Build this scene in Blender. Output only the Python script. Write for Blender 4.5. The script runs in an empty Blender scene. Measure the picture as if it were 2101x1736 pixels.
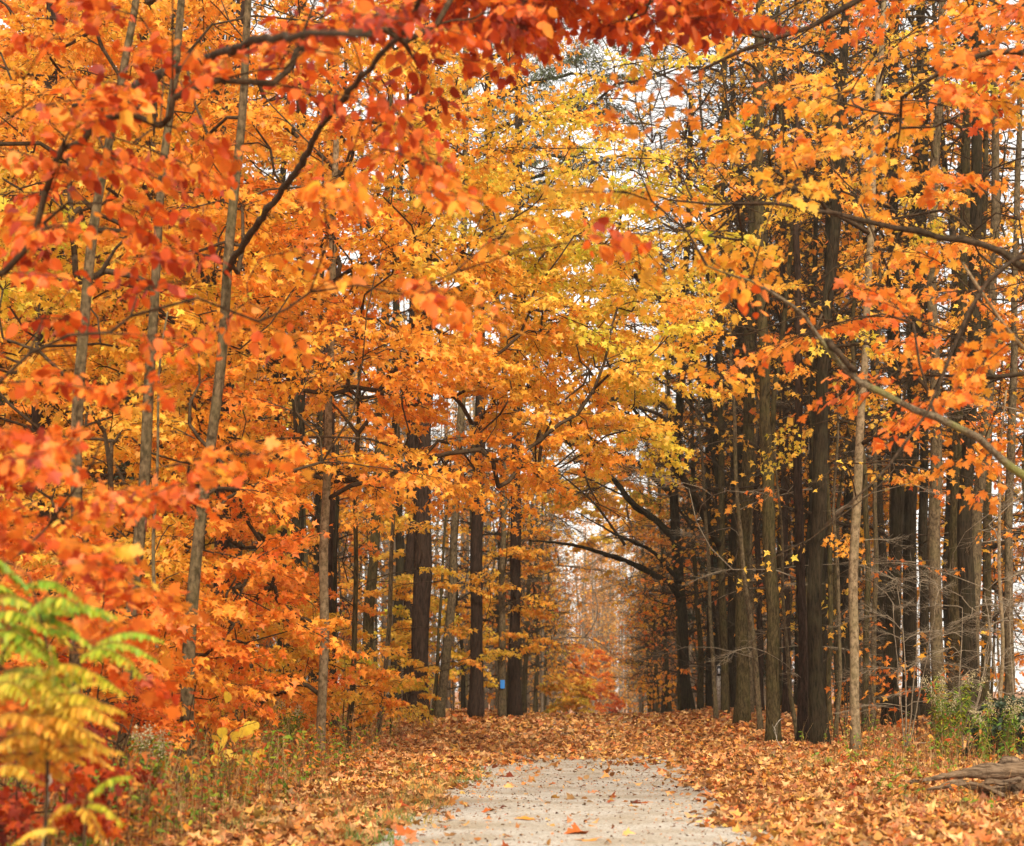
import bpy, math, random
import numpy as np
R = math.radians
rng = np.random.default_rng(7)
random.seed(7)
SC = bpy.context.scene
COL = SC.collection
# ------------------------------------------------------------------ camera, sky, sun, exposure
F, CX, HY, EYE = 3501.7, 1050.5, 1405.0, 1.25          # focal length / principal column / eye level in photo units (2101 wide)
cam = bpy.data.cameras.new('camera'); cam_o = bpy.data.objects.new('camera', cam); COL.objects.link(cam_o)
cam.sensor_width = 36; cam.lens = 60; cam.shift_y = (HY-868)/2101
cam_o.location = (0, 0, EYE); cam_o.rotation_euler = (R(90), 0, 0)
cam.clip_end = 3000; cam.clip_start = 0.05
cam.dof.use_dof = True; cam.dof.focus_distance = 27; cam.dof.aperture_fstop = 2.1
SC.camera = cam_o
SUN_EL, SUN_ROT = R(43), R(200)
w = bpy.data.worlds.new("World"); SC.world = w; w.use_nodes = True
nt = w.node_tree; nt.nodes.clear()
sky = nt.nodes.new('ShaderNodeTexSky'); sky.sky_type = 'NISHITA'; sky.sun_disc = False
sky.sun_elevation = SUN_EL; sky.sun_rotation = SUN_ROT; sky.dust_density = 3
hs = nt.nodes.new('ShaderNodeHueSaturation'); hs.inputs['Saturation'].default_value = 0.35; hs.inputs['Value'].default_value = 1.25
mixw = nt.nodes.new('ShaderNodeMix'); mixw.data_type = 'RGBA'; mixw.inputs['Factor'].default_value = 0.65
mixw.inputs['B'].default_value = (7.4, 6.9, 6.2, 1)
bg = nt.nodes.new('ShaderNodeBackground'); bg.inputs['Strength'].default_value = 0.15
wo = nt.nodes.new('ShaderNodeOutputWorld')
nt.links.new(sky.outputs[0], hs.inputs['Color']); nt.links.new(hs.outputs[0], mixw.inputs['A'])
nt.links.new(mixw.outputs['Result'], bg.inputs['Color']); nt.links.new(bg.outputs[0], wo.inputs[0])
sl = bpy.data.lights.new('sun', 'SUN'); sl.energy = 3.0; sl.angle = R(7); sl.color = (1, 0.92, 0.79)
so = bpy.data.objects.new('sun', sl); COL.objects.link(so)
# sun behind the camera, a little to the right
az = R(18)
so.rotation_euler = (R(90)-SUN_EL, 0, az)
so.location = (0, -10, 30)
SC.view_settings.view_transform = 'Standard'; SC.view_settings.look = 'None'
SC.view_settings.exposure = 0.85; SC.view_settings.gamma = 1
SC.render.engine = 'CYCLES'
SC.cycles.max_bounces = 6; SC.cycles.diffuse_bounces = 4; SC.cycles.transmission_bounces = 4; SC.cycles.glossy_bounces = 2
SC.cycles.use_denoising = True

# ------------------------------------------------------------------ helpers
def at(px, py, Y): return np.array([(px-CX)/F*Y, Y, EYE-(py-HY)/F*Y])
def sstep(a, b, x):
    t = np.clip((x-a)/(b-a), 0, 1); return t*t*(3-2*t)
def pathc(Y): return -0.21+0.0514*Y
def gz(X, Y):
    X = np.asarray(X, float); Y = np.asarray(Y, float)
    z = 0.36*sstep(29, 46, Y) - 0.024*np.clip(Y-48, 0, 400)
    off = X-pathc(Y)
    z = z + 0.10*sstep(1.6, 3.5, np.abs(off)) + 0.12*sstep(2.0, 6, off)*sstep(30, 44, Y)
    z = z + 0.03*np.sin(X*1.3+Y*.7)*sstep(1.6, 3, np.abs(off)) + 0.02*np.sin(X*3.1-Y*1.9)*sstep(1.6, 3, np.abs(off))
    return z
def base_at(px, py):
    Ys = np.linspace(9, 47, 600); X = (px-CX)/F*Ys
    pp = HY-(gz(X, Ys)-EYE)*F/Ys
    i = int(np.argmin(np.abs(pp-py))); return Ys[i]
def srgb(r, g, b):
    c = np.array([r, g, b])/255.0
    return np.where(c < .04045, c/12.92, ((c+.055)/1.055)**2.4)
HUES = np.array([-.2, 0, .2, .4, .6, .8, 1.0, 1.3, 1.6])
HCOL = np.array([srgb(140, 44, 18), srgb(182, 62, 20), srgb(226, 100, 28), srgb(244, 134, 48), srgb(250, 160, 54), srgb(252, 182, 60), srgb(250, 204, 72), srgb(200, 200, 50), srgb(120, 170, 40)])*0.92
def hue_col(h):
    h = np.clip(h, -.2, 1.6)
    c = np.stack([np.interp(h, HUES, HCOL[:, k]) for k in range(3)], 1)
    return c
def unit(v): return v/np.maximum(np.linalg.norm(v, axis=-1, keepdims=True), 1e-9)

class Buf:
    def __init__(s): s.V = []; s.T = []; s.Q = []; s.C = []; s.n = 0
    def add(s, V, T=None, Q=None, C=None):
        V = np.asarray(V, np.float32).reshape(-1, 3)
        if T is not None and len(T): s.T.append(np.asarray(T, np.int64).reshape(-1, 3)+s.n)
        if Q is not None and len(Q): s.Q.append(np.asarray(Q, np.int64).reshape(-1, 4)+s.n)
        s.V.append(V)
        if C is not None: s.C.append(np.broadcast_to(np.asarray(C, np.float32), (len(V), 3)))
        else: s.C.append(np.full((len(V), 3), .5, np.float32))
        s.n += len(V)
    def tube(s, P, r, sides=6, cap=True, C=None, seed=None, rough=0):
        P = np.asarray(P, float); n = len(P); r = np.broadcast_to(np.asarray(r, float), (n,))
        t = unit(np.gradient(P, axis=0))
        ref = np.array([0, 1., 0]) if abs(t[n//2][1]) < .8 else np.array([1., 0, 0])
        a = unit(np.cross(t, ref)); b = np.cross(t, a)
        ang = np.arange(sides)*2*math.pi/sides
        rr = r[:, None]*np.ones(sides)
        if rough:
            g = np.random.default_rng(seed or 1)
            ph = g.uniform(0, 6.28, 6)
            u = np.arange(n)[:, None]; A = ang[None, :]
            rr = rr*(1+rough*(np.sin(2*A+ph[0]+u*.35)+.7*np.sin(3*A+ph[1]-u*.5)+.5*np.sin(5*A+ph[2]+u*.8)+.6*g.standard_normal((n, sides))*.5))
        V = P[:, None, :]+rr[..., None]*(np.cos(ang)[None, :, None]*a[:, None, :]+np.sin(ang)[None, :, None]*b[:, None, :])
        i = np.arange(n-1)[:, None]*sides; j = np.arange(sides)[None, :]; j2 = (j+1) % sides
        Q = np.stack([i+j, i+j2, i+sides+j2, i+sides+j], -1).reshape(-1, 4)
        V = V.reshape(-1, 3); T = []
        if cap:
            V = np.vstack([V, P[-1]+t[-1]*r[-1]*.6, P[0]-t[0]*r[0]*.2])
            k = n*sides
            T = [[(n-1)*sides+q, (n-1)*sides+(q+1) % sides, k] for q in range(sides)]+[[(q+1) % sides, q, k+1] for q in range(sides)]
        s.add(V, T, Q, C)
    def build(s, name, mat, parent=None, origin=None, smooth=False, col=False):
        V = np.vstack(s.V) if s.V else np.zeros((0, 3), np.float32)
        if origin is not None: V = V-np.asarray(origin, np.float32)
        T = np.vstack(s.T) if s.T else np.zeros((0, 3), np.int64)
        Q = np.vstack(s.Q) if s.Q else np.zeros((0, 4), np.int64)
        me = bpy.data.meshes.new(name)
        me.vertices.add(len(V)); me.vertices.foreach_set('co', V.ravel().astype(np.float32))
        L = np.concatenate([T.ravel(), Q.ravel()]).astype(np.int32)
        me.loops.add(len(L)); me.loops.foreach_set('vertex_index', L)
        nf = len(T)+len(Q); me.polygons.add(nf)
        st = np.concatenate([np.arange(len(T))*3, len(T)*3+np.arange(len(Q))*4]).astype(np.int32)
        me.polygons.foreach_set('loop_start', st)
        if smooth: me.polygons.foreach_set('use_smooth', np.ones(nf, bool))
        if col:
            C = np.vstack(s.C); C = np.hstack([C, np.ones((len(C), 1), np.float32)])
            at_ = me.color_attributes.new('Col', 'FLOAT_COLOR', 'POINT'); at_.data.foreach_set('color', C.ravel().astype(np.float32))
        me.update(calc_edges=True)
        me.materials.append(mat)
        o = bpy.data.objects.new(name, me); COL.objects.link(o)
        if parent is not None: o.parent = parent
        return o
def tag(o, label=None, cat=None, group=None, kind=None):
    if label: o['label'] = label
    if cat: o['category'] = cat
    if group: o['group'] = group
    if kind: o['kind'] = kind
    return o
def empty(name, loc, label, cat, group=None):
    o = bpy.data.objects.new(name, None); COL.objects.link(o); o.location = [float(v) for v in loc]; o.empty_display_size = .2
    return tag(o, label, cat, group)
def copy_tree(o, parent=None):
    c = o.copy(); COL.objects.link(c); c.parent = parent
    for ch in list(o.children): copy_tree(ch, c)
    return c

# leaf outlines: (x across, y along, z cup)
half_hi = [(.10, -.03), (.33, -.04), (.24, .13), (.40, .20), (.62, .36), (.47, .40), (.44, .54), (.20, .50), (.30, .72), (.15, .76)]
def mk_tpl(half, tip=(0, 1.0)):
    out = half+[tip]+[(-x, y) for x, y in reversed(half)]
    v = [(0, .28, 0.0)]+[(x, y, .16*abs(x)+.10*(y-.3)**2*-1) for x, y in out]
    n = len(out); T = [[0, 1+i, 1+(i+1) % n] for i in range(n)]
    return np.array(v), np.array(T)
MAPLE = mk_tpl(half_hi)
MAPLE_M = mk_tpl([(.30, .0), (.20, .18), (.60, .42), (.20, .52)])
OVAL = mk_tpl([(.16, .12), (.27, .4), (.20, .72)])
LOWL = (np.array([(0, 0, 0), (.42, .45, .08), (0, 1, -.05), (-.42, .45, .08)]), np.array([[0, 1, 2], [0, 2, 3]]))
BLADE = (np.array([(-.5, 0, 0), (.5, 0, 0), (.3, .55, 0), (-.3, .55, .0), (0, 1, -.1)]), np.array([[0, 1, 2], [0, 2, 3], [3, 2, 4]]))
def leaves(buf, P, T, N, S, C, tpl, curl=1.0, wid=1.0):
    P = np.asarray(P); n = len(P)
    if n == 0: return
    T = unit(T); N = unit(N-T*np.sum(N*T, 1, keepdims=True)); B = np.cross(T, N)
    tv, tt = tpl; cz = (rng.uniform(-.6, 1.6, n)*curl)[:, None, None]
    S = np.broadcast_to(S, (n,))[:, None, None]
    V = P[:, None]+S*(wid*tv[None, :, 0:1]*B[:, None]+tv[None, :, 1:2]*T[:, None]+cz*tv[None, :, 2:3]*N[:, None])
    # bend along the length
    bend = (rng.uniform(-.35, .1, n)*curl)[:, None, None]
    V = V+S*bend*(tv[None, :, 1:2]**2)*N[:, None]
    k = len(tv); Tt = (tt[None]+(np.arange(n)*k)[:, None, None]).reshape(-1, 3)
    Cc = np.repeat(C, k, 0)*np.repeat(1+.0*P[:, :1], k, 0)
    buf.add(V.reshape(-1, 3), Tt, None, Cc)

# ------------------------------------------------------------------ materials
def newmat(name):
    m = bpy.data.materials.new(name); m.use_nodes = True; n = m.node_tree; n.nodes.clear()
    out = n.nodes.new('ShaderNodeOutputMaterial'); return m, n, out
def leaf_mat(name, transl=.48, rough=.5, spec=.3):
    m, n, out = newmat(name)
    a = n.nodes.new('ShaderNodeVertexColor'); a.layer_name = 'Col'
    no = n.nodes.new('ShaderNodeTexNoise'); no.inputs['Scale'].default_value = 30; no.inputs['Detail'].default_value = 2
    tc = n.nodes.new('ShaderNodeTexCoord'); n.links.new(tc.outputs['Object'], no.inputs['Vector'])
    mr = n.nodes.new('ShaderNodeMapRange'); mr.inputs['To Min'].default_value = .72; mr.inputs['To Max'].default_value = 1.22
    n.links.new(no.outputs['Fac'], mr.inputs['Value'])
    mx = n.nodes.new('ShaderNodeVectorMath'); mx.operation = 'SCALE'
    n.links.new(a.outputs['Color'], mx.inputs[0]); n.links.new(mr.outputs[0], mx.inputs['Scale'])
    p = n.nodes.new('ShaderNodeBsdfPrincipled'); p.inputs['Roughness'].default_value = rough; p.inputs['Specular IOR Level'].default_value = spec
    t = n.nodes.new('ShaderNodeBsdfTranslucent'); ms = n.nodes.new('ShaderNodeMixShader'); ms.inputs[0].default_value = transl
    n.links.new(mx.outputs[0], p.inputs['Base Color']); n.links.new(mx.outputs[0], t.inputs['Color'])
    n.links.new(p.outputs[0], ms.inputs[1]); n.links.new(t.outputs[0], ms.inputs[2]); n.links.new(ms.outputs[0], out.inputs[0])
    return m
M_LEAF = leaf_mat('autumn_leaf'); M_LITTER = leaf_mat('fallen_leaf', .1, .6, .25); M_GREEN = leaf_mat('green_leaf', .4); M_NEEDLE = leaf_mat('needle', .1, .6)
def bark(name, c1, c2, c3=None, scale=1.0, stretch=.22, bump=.6, moss=.35, vec=None):
    m, n, out = newmat(name)
    tc = n.nodes.new('ShaderNodeTexCoord'); oi = n.nodes.new('ShaderNodeObjectInfo')
    ad = n.nodes.new('ShaderNodeVectorMath'); ad.operation = 'ADD'
    n.links.new(tc.outputs['Object'], ad.inputs[0]); n.links.new(oi.outputs['Location'], ad.inputs[1])
    mp = n.nodes.new('ShaderNodeMapping'); mp.inputs['Scale'].default_value = vec or (1, 1, stretch); n.links.new(ad.outputs[0], mp.inputs[0])
    n1 = n.nodes.new('ShaderNodeTexNoise'); n1.inputs['Scale'].default_value = 26*scale; n1.inputs['Detail'].default_value = 5; n1.inputs['Roughness'].default_value = .7
    n.links.new(mp.outputs[0], n1.inputs['Vector'])
    n2 = n.nodes.new('ShaderNodeTexNoise'); n2.inputs['Scale'].default_value = 2.6; n2.inputs['Detail'].default_value = 4
    n.links.new(ad.outputs[0], n2.inputs['Vector'])
    r1 = n.nodes.new('ShaderNodeValToRGB'); r1.color_ramp.elements[0].position = .38; r1.color_ramp.elements[1].position = .62
    r1.color_ramp.elements[0].color = (*c1, 1); r1.color_ramp.elements[1].color = (*c2, 1)
    n.links.new(n1.outputs['Fac'], r1.inputs[0])
    r2 = n.nodes.new('ShaderNodeValToRGB'); r2.color_ramp.elements[0].position = .45; r2.color_ramp.elements[1].position = .66
    r2.color_ramp.elements[0].color = (0, 0, 0, 1); r2.color_ramp.elements[1].color = (moss, moss, moss, 1)
    n.links.new(n2.outputs['Fac'], r2.inputs[0])
    mx = n.nodes.new('ShaderNodeMix'); mx.data_type = 'RGBA'; n.links.new(r2.outputs[0], mx.inputs['Factor'])
    n.links.new(r1.outputs[0], mx.inputs['A']); mx.inputs['B'].default_value = (*(c3 or c2), 1)
    p = n.nodes.new('ShaderNodeBsdfPrincipled'); p.inputs['Roughness'].default_value = .9; p.inputs['Specular IOR Level'].default_value = .04
    bm = n.nodes.new('ShaderNodeBump'); bm.inputs['Strength'].default_value = bump; bm.inputs['Distance'].default_value = .03
    n.links.new(n1.outputs['Fac'], bm.inputs['Height']); n.links.new(bm.outputs[0], p.inputs['Normal'])
    n.links.new(mx.outputs['Result'], p.inputs['Base Color']); n.links.new(p.outputs[0], out.inputs[0])
    return m
BK = dict(
    grey=bark('bark_grey', (.032, .021, .011), (.155, .108, .058), (.10, .085, .032), 1.0, .5),
    tan=bark('bark_tan', (.085, .055, .028), (.27, .19, .105), (.15, .12, .05), .7, .8, .3),
    brown=bark('bark_brown', (.03, .019, .009), (.14, .093, .047), (.09, .075, .028), .8, .6, .4),
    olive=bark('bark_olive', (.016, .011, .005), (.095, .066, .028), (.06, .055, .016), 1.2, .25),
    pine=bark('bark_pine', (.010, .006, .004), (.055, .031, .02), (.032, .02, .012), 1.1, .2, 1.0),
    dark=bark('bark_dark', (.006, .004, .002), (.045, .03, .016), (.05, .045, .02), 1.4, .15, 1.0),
    pale=bark('bark_pale', (.2, .16, .12), (.5, .44, .36), (.3, .25, .18), .8, .8, .3),
    limb=bark('bark_limb', (.02, .013, .008), (.075, .048, .028), (.05, .04, .02), 1.2, .8, .4),
    mossy=bark('bark_mossy', (.05, .035, .02), (.2, .15, .09), (.20, .20, .05), 2.0, .8, .7, .75),
    twig=bark('twig_brown', (.022, .014, .007), (.075, .046, .024), None, 1.0, 1, .1),
    ptwig=bark('twig_pale', (.10, .075, .05), (.26, .2, .13), None, 1.0, 1, .1),
    wood=bark('dead_wood', (.03, .018, .011), (.25, .17, .105), (.20, .12, .06), 1.3, 1, 1.0, .35, (.10, 1, 1)))

# ------------------------------------------------------------------ spray templates (a twig with side twigs and leaf seats)
def make_spray(seed, dens=1.0, sub=False):
    g = np.random.default_rng(seed); b = Buf(); LP = []; LT = []; LN = []
    x = np.linspace(0, 1, 7); dr = g.uniform(.1, .3)
    main = np.stack([x, .06*np.sin(x*4+g.uniform(0, 6)), .10*x-dr*x*x], 1)
    b.tube(main, np.linspace(.009, .003, 7), 3, False)
    k = 0
    for u in np.arange(.06, .99, .085):
        k += 1; side = 1 if k % 2 else -1
        p0 = np.array([np.interp(u, x, main[:, i]) for i in range(3)])
        a = side*R(g.uniform(28, 62)); ln = (.42*(1-.55*u)+.06)*g.uniform(.7, 1.25)
        d = np.array([math.cos(a), math.sin(a), g.uniform(-.25, .22)])
        s = np.linspace(0, 1, 4)
        tw = p0+ln*(s[:, None]*d)+np.stack([0*s, 0*s, -.10*s*s*ln/.3*.3], 1)
        b.tube(tw, np.linspace(.005, .002, 4), 3, False)
        if sub:
            for q in (.35, .6, .85):
                pp = p0+ln*q*d; a2 = a+R(g.choice([-45, 45])+g.uniform(-15, 15)); l2 = ln*g.uniform(.3, .6)
                d2 = np.array([math.cos(a2), math.sin(a2), g.uniform(-.3, .5)])
                b.tube(np.stack([pp, pp+d2*l2*.5+[0, 0, -.01], pp+d2*l2]), [.003, .0025, .0015], 3, False)
        m = max(2, int(ln/.062*dens))
        for q in np.linspace(.2, 1.05, m):
            for sd in (1, -1):
                if g.random() > .93: continue
                aa = a+sd*R(g.uniform(25, 85))
                LP.append(p0+ln*min(q, 1)*d+np.array([math.cos(aa), math.sin(aa), -.25])*.035+g.normal(0, .012, 3))
                LT.append([math.cos(aa), math.sin(aa), -g.uniform(.15, 1.3)])
                LN.append(np.array([-.25*math.cos(aa), -.25*math.sin(aa), 1])+g.normal(0, .45, 3))
    return dict(V=np.vstack(b.V), Q=np.vstack(b.Q), P=np.array(LP), T=np.array(LT), N=np.array(LN))
SPR = [make_spray(s) for s in range(8)]
SPR_LOW = [make_spray(20+s, .6) for s in range(5)]
BARE = [make_spray(40+s, .5, True) for s in range(6)]

def rotm(yaw, pitch, roll):
    cy, sy, cp, sp, cr, sr = math.cos(yaw), math.sin(yaw), math.cos(pitch), math.sin(pitch), math.cos(roll), math.sin(roll)
    Rz = np.array([[cy, -sy, 0], [sy, cy, 0], [0, 0, 1]]); Ry = np.array([[cp, 0, -sp], [0, 1, 0], [sp, 0, cp]]); Rx = np.array([[1, 0, 0], [0, cr, -sr], [0, sr, cr]])
    return Rz@Ry@Rx

def trunk_path(pts, n=26, wob=.02, g=None):
    """smooth curve through control points"""
    pts = np.asarray(pts, float); d = np.concatenate([[0], np.cumsum(np.linalg.norm(np.diff(pts, axis=0), axis=1))])
    u = np.linspace(0, d[-1], n)
    P = np.stack([np.interp(u, d, pts[:, k]) for k in range(3)], 1)
    for _ in range(2): P[1:-1] = .25*P[:-2]+.5*P[1:-1]+.25*P[2:]
    if g is not None:
        ph = g.uniform(0, 6.28, 4)
        P[:, 0] += wob*(np.sin(u*1.1+ph[0])+.5*np.sin(u*2.7+ph[1]))*np.minimum(u, 1); P[:, 1] += wob*(np.sin(u*.9+ph[2])+.5*np.sin(u*2.3+ph[3]))*np.minimum(u, 1)
    return P

class Tree:
    """trunk + limbs grown to the given twig places + leaves; every part is its own mesh under one Empty"""
    def __init__(s, name, label, trunk, r0, bk, cat='tree', group=None, limbbk='limb', rtop=.25, seed=0, sides=14, rough=.05, tpart='trunk'):
        s.g = np.random.default_rng(seed+1000); s.name = name; s.bk = bk; s.limbbk = limbbk
        P = trunk_path(trunk, max(16, int(np.linalg.norm(np.array(trunk[-1])-trunk[0])/.3)), .02 if r0 > .05 else .035, s.g)
        s.base = P[0].copy(); n = len(P); u = np.linspace(0, 1, n)
        r = r0*(1-(1-rtop)*u**1.1); hgt = P[:, 2]-P[0, 2]
        r = r*(.9+.42*np.exp(-hgt/(.2+r0)))
        P2 = P.copy(); P2[0, 2] -= .12
        s.root = empty(name, s.base, label, cat, group)
        b = Buf(); b.tube(P2, r, sides, True, None, seed+5, rough)
        s.trunk_o = b.build(tpart, BK[bk], s.root, s.base, True)
        s.nodes = list(P[max(2, n//10):]); s.par = [-1]*len(s.nodes); s.rad = list(r[max(2, n//10):]); s.fix = [True]*len(s.nodes)
        s.paths = []; s.own = []; s.sprays = []; s.explicit = []
    def limb(s, pts, r0, r1, bk=None, part='limb', seed=1):
        P = trunk_path(pts, max(8, int(np.linalg.norm(np.diff(np.array(pts), axis=0), axis=1).sum()/.16)), .0)
        P[1:-1] += s.g.normal(0, .008, P[1:-1].shape)
        r = np.linspace(r0, r1, len(P))*(1+.08*s.g.standard_normal(len(P)))
        b = Buf(); b.tube(P, r, 9, True, None, seed, .05)
        b.build(part, BK[bk or s.limbbk], s.root, s.base, True)
        s.nodes += list(P[1:]); s.par += [-1]*(len(P)-1); s.rad += list(r[1:]); s.fix += [True]*(len(P)-1)
    def grow(s, targets, maxr=None):
        """targets: list of (point, size, hue, kind)"""
        if not targets: return
        nodes = np.array(s.nodes); 
        order = sorted(range(len(targets)), key=lambda i: np.min(np.linalg.norm(nodes-targets[i][0], axis=1)))
        N = np.zeros((len(nodes)+len(targets)*8+10, 3)); N[:len(nodes)] = nodes; cnt = len(nodes); DR = np.zeros_like(N); DR[:cnt, 2] = .35
        par = dict(); newpaths = []
        load = np.zeros(len(N))
        for i in order:
            t, size, hue, kind = targets[i]
            dv = t-N[:cnt]; d = np.linalg.norm(dv, axis=1); up = dv[:, 2]/np.maximum(d, .01)
            cost = d*(1+.9*np.maximum(0, .15-up)+.35*np.maximum(0, up-.75))
            k = int(np.argmin(cost)); p0 = N[k]; D = d[k]
            if D < .05: continue
            m = int(min(7, max(2, D/.45)))
            hv = np.array([dv[k][0], dv[k][1], 0]); mid = p0+dv[k]*.3+DR[k]*D*.28+np.array([0, 0, .06*D])+s.g.normal(0, .04*D, 3)
            u = np.linspace(0, 1, m+1)[:, None]
            C = (1-u)**2*p0+2*u*(1-u)*mid+u*u*t
            C[1:-1] += s.g.normal(0, .012*D**.5, C[1:-1].shape)
            ids = [k]+list(range(cnt, cnt+m)); N[cnt:cnt+m] = C[1:]; DR[cnt:cnt+m] = unit(np.diff(C, axis=0))
            for a, b_ in zip(ids[:-1], ids[1:]): par[b_] = a
            cnt += m
            newpaths.append((ids, C)); s.owner = getattr(s, 'owner', {}); own = s.owner.get(k, len(s.paths)+len(newpaths)-1) if k >= len(nodes) else len(s.paths)+len(newpaths)-1
            for q in ids[1:]: s.owner[q] = own
            s.own.append(own)
            j = k; 
            for q in ids[1:]: load[q] += size
            while j in par: load[j] += size; j = par[j]
            dirv = unit((C[-1]-C[-2])[None])[0]
            s.sprays.append((C[-1], dirv, size, hue, kind))
        lim = .5*max(s.rad)
        for ids, C in newpaths:
            r = np.array([min(lim, .004+.0042*load[q]**.6) for q in ids]); r[0] = min(r[1]*1.25, lim)
            s.paths.append((C, r))
    def finish(s, low=False, leafsize=.11, tpl=None, smat=M_LEAF, bk=None, jh=.09, spread=0.16, keep=1.0, twr=1.0, one=False, wid=1.0):
        bufs = {}
        for (C, r), ow in zip(s.paths, s.own):
            if one: ow = 0
            bufs.setdefault(ow, Buf()).tube(C, r*twr, 6 if r.max() > .012 else 4, True)
        lb = Buf(); g = s.g
        for (p, d, size, hue, kind), ow in zip(s.sprays, s.own):
            b = bufs[0 if one else ow]
            yaw = math.atan2(d[1], d[0])+g.normal(0, .35); pitch = math.asin(max(-.9, min(.9, d[2])))*.5-.12+g.normal(0, .15)
            M = rotm(yaw, pitch, g.normal(0, .28)); tp = (BARE if kind in ('bare', 'sparse', 'needle') else (SPR_LOW if low else SPR))
            tp = tp[g.integers(len(tp))]
            V = tp['V']*size@M.T+p
            b.add(V, None, tp['Q'])
            if kind == 'bare': continue
            n = len(tp['P']); sel = g.random(n) < keep*min(1, .35+.6*size)*(.25 if kind == 'sparse' else 1)
            P = tp['P'][sel]*size@M.T+p; T = tp['T'][sel]@M.T; N = tp['N'][sel]@M.T; n = len(P)
            if not n: continue
            if smat is M_NEEDLE and hue > 3:
                P = np.repeat(P, 5, 0)+g.normal(0, .05, (n*5, 3)); T = np.repeat(T, 5, 0)+g.normal(0, .8, (n*5, 3)); N = np.repeat(N, 5, 0); n *= 5
            h = hue+g.normal(0, jh)+g.normal(0, spread*.6, n)
            C = hue_col(h)*g.uniform(.72, 1.12, (n, 1))
            if hue > 3: C = (np.array([.035, .055, .022]) if hue < 7 else np.array([.10, .12, .04]))*g.uniform(.6, 1.5, (n, 1))
            leaves(lb, P+g.normal(0, .02, P.shape), T, N+g.normal(0, .3, N.shape), leafsize*g.uniform(.6, 1.25, n), C, tpl or (LOWL if low else MAPLE_M), 1.0, wid)
        for b in bufs.values(): b.build('branch', BK[bk or s.limbbk], s.root, s.base, True)
        if lb.n: s.crown_o = lb.build('crown', smat, s.root, s.base, False, True)
        return s

# ------------------------------------------------------------------ ground and path
def ground_mat():
    m, n, out = newmat('forest_floor')
    tc = n.nodes.new('ShaderNodeTexCoord')
    vo = n.nodes.new('ShaderNodeTexVoronoi'); vo.inputs['Scale'].default_value = 11; n.links.new(tc.outputs['Object'], vo.inputs['Vector'])
    r = n.nodes.new('ShaderNodeValToRGB'); e = r.color_ramp.elements; e[0].color = (.10, .035, .012, 1); e[1].color = (.42, .19, .06, 1)
    for q, c in ((.3, (.30, .10, .025, 1)), (.6, (.38, .15, .04, 1)), (.8, (.2, .07, .02, 1))): r.color_ramp.elements.new(q).color = c
    sx = n.nodes.new('ShaderNodeSeparateColor'); n.links.new(vo.outputs['Color'], sx.inputs[0]); n.links.new(sx.outputs[0], r.inputs[0])
    p = n.nodes.new('ShaderNodeBsdfPrincipled'); p.inputs['Roughness'].default_value = .9
    n.links.new(r.outputs[0], p.inputs['Base Color'])
    bm = n.nodes.new('ShaderNodeBump'); bm.inputs['Strength'].default_value = .8; bm.inputs['Distance'].default_value = .05
    n.links.new(vo.outputs['Distance'], bm.inputs['Height']); n.links.new(bm.outputs[0], p.inputs['Normal'])
    n.links.new(p.outputs[0], out.inputs[0]); return m
def path_mat():
    m, n, out = newmat('limestone_grit')
    tc = n.nodes.new('ShaderNodeTexCoord')
    a = n.nodes.new('ShaderNodeTexNoise'); a.inputs['Scale'].default_value = 34; a.inputs['Detail'].default_value = 8; a.inputs['Roughness'].default_value = .85
    b = n.nodes.new('ShaderNodeTexNoise'); b.inputs['Scale'].default_value = 1.3; b.inputs['Detail'].default_value = 5
    c = n.nodes.new('ShaderNodeTexVoronoi'); c.inputs['Scale'].default_value = 55
    for q in (a, b, c): n.links.new(tc.outputs['Object'], q.inputs['Vector'])
    r = n.nodes.new('ShaderNodeValToRGB'); e = r.color_ramp.elements; e[0].position = .36; e[0].color = (.155, .135, .11, 1); e[1].position = .62; e[1].color = (.55, .51, .44, 1)
    n.links.new(a.outputs['Fac'], r.inputs[0])
    r2 = n.nodes.new('ShaderNodeValToRGB'); r2.color_ramp.elements[0].position = .35; r2.color_ramp.elements[0].color = (.80, .72, .6, 1); r2.color_ramp.elements[1].position = .6; r2.color_ramp.elements[1].color = (1.05, 1.03, 1, 1)
    n.links.new(b.outputs['Fac'], r2.inputs[0])
    mx = n.nodes.new('ShaderNodeMix'); mx.data_type = 'RGBA'; mx.blend_type = 'MULTIPLY'; mx.inputs['Factor'].default_value = 1
    n.links.new(r.outputs[0], mx.inputs['A']); n.links.new(r2.outputs[0], mx.inputs['B'])
    p = n.nodes.new('ShaderNodeBsdfPrincipled'); p.inputs['Roughness'].default_value = .95; p.inputs['Specular IOR Level'].default_value = .2
    bm = n.nodes.new('ShaderNodeBump'); bm.inputs['Strength'].default_value = .7; bm.inputs['Distance'].default_value = .012
    ad = n.nodes.new('ShaderNodeMath'); ad.operation = 'ADD'; n.links.new(a.outputs['Fac'], ad.inputs[0]); n.links.new(c.outputs['Distance'], ad.inputs[1])
    n.links.new(ad.outputs[0], bm.inputs['Height']); n.links.new(bm.outputs[0], p.inputs['Normal'])
    n.links.new(mx.outputs['Result'], p.inputs['Base Color']); n.links.new(p.outputs[0], out.inputs[0]); return m
def sheet(name, xs, ys, off, mat, fx=None):
    X, Y = np.meshgrid(xs, ys)
    if fx: X = fx(X, Y)
    Z = gz(X, Y)+off; V = np.stack([X, Y, Z], -1).reshape(-1, 3)
    nx = len(xs); i = np.arange(len(ys)-1)[:, None]*nx; j = np.arange(nx-1)[None]
    Q = np.stack([i+j, i+j+1, i+nx+j+1, i+nx+j], -1).reshape(-1, 4)
    b = Buf(); b.add(V, None, Q); return b.build(name, mat, None, None, True)
def lin(*seg):
    return np.unique(np.concatenate([np.linspace(a, b, n) for a, b, n in seg]))
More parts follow.
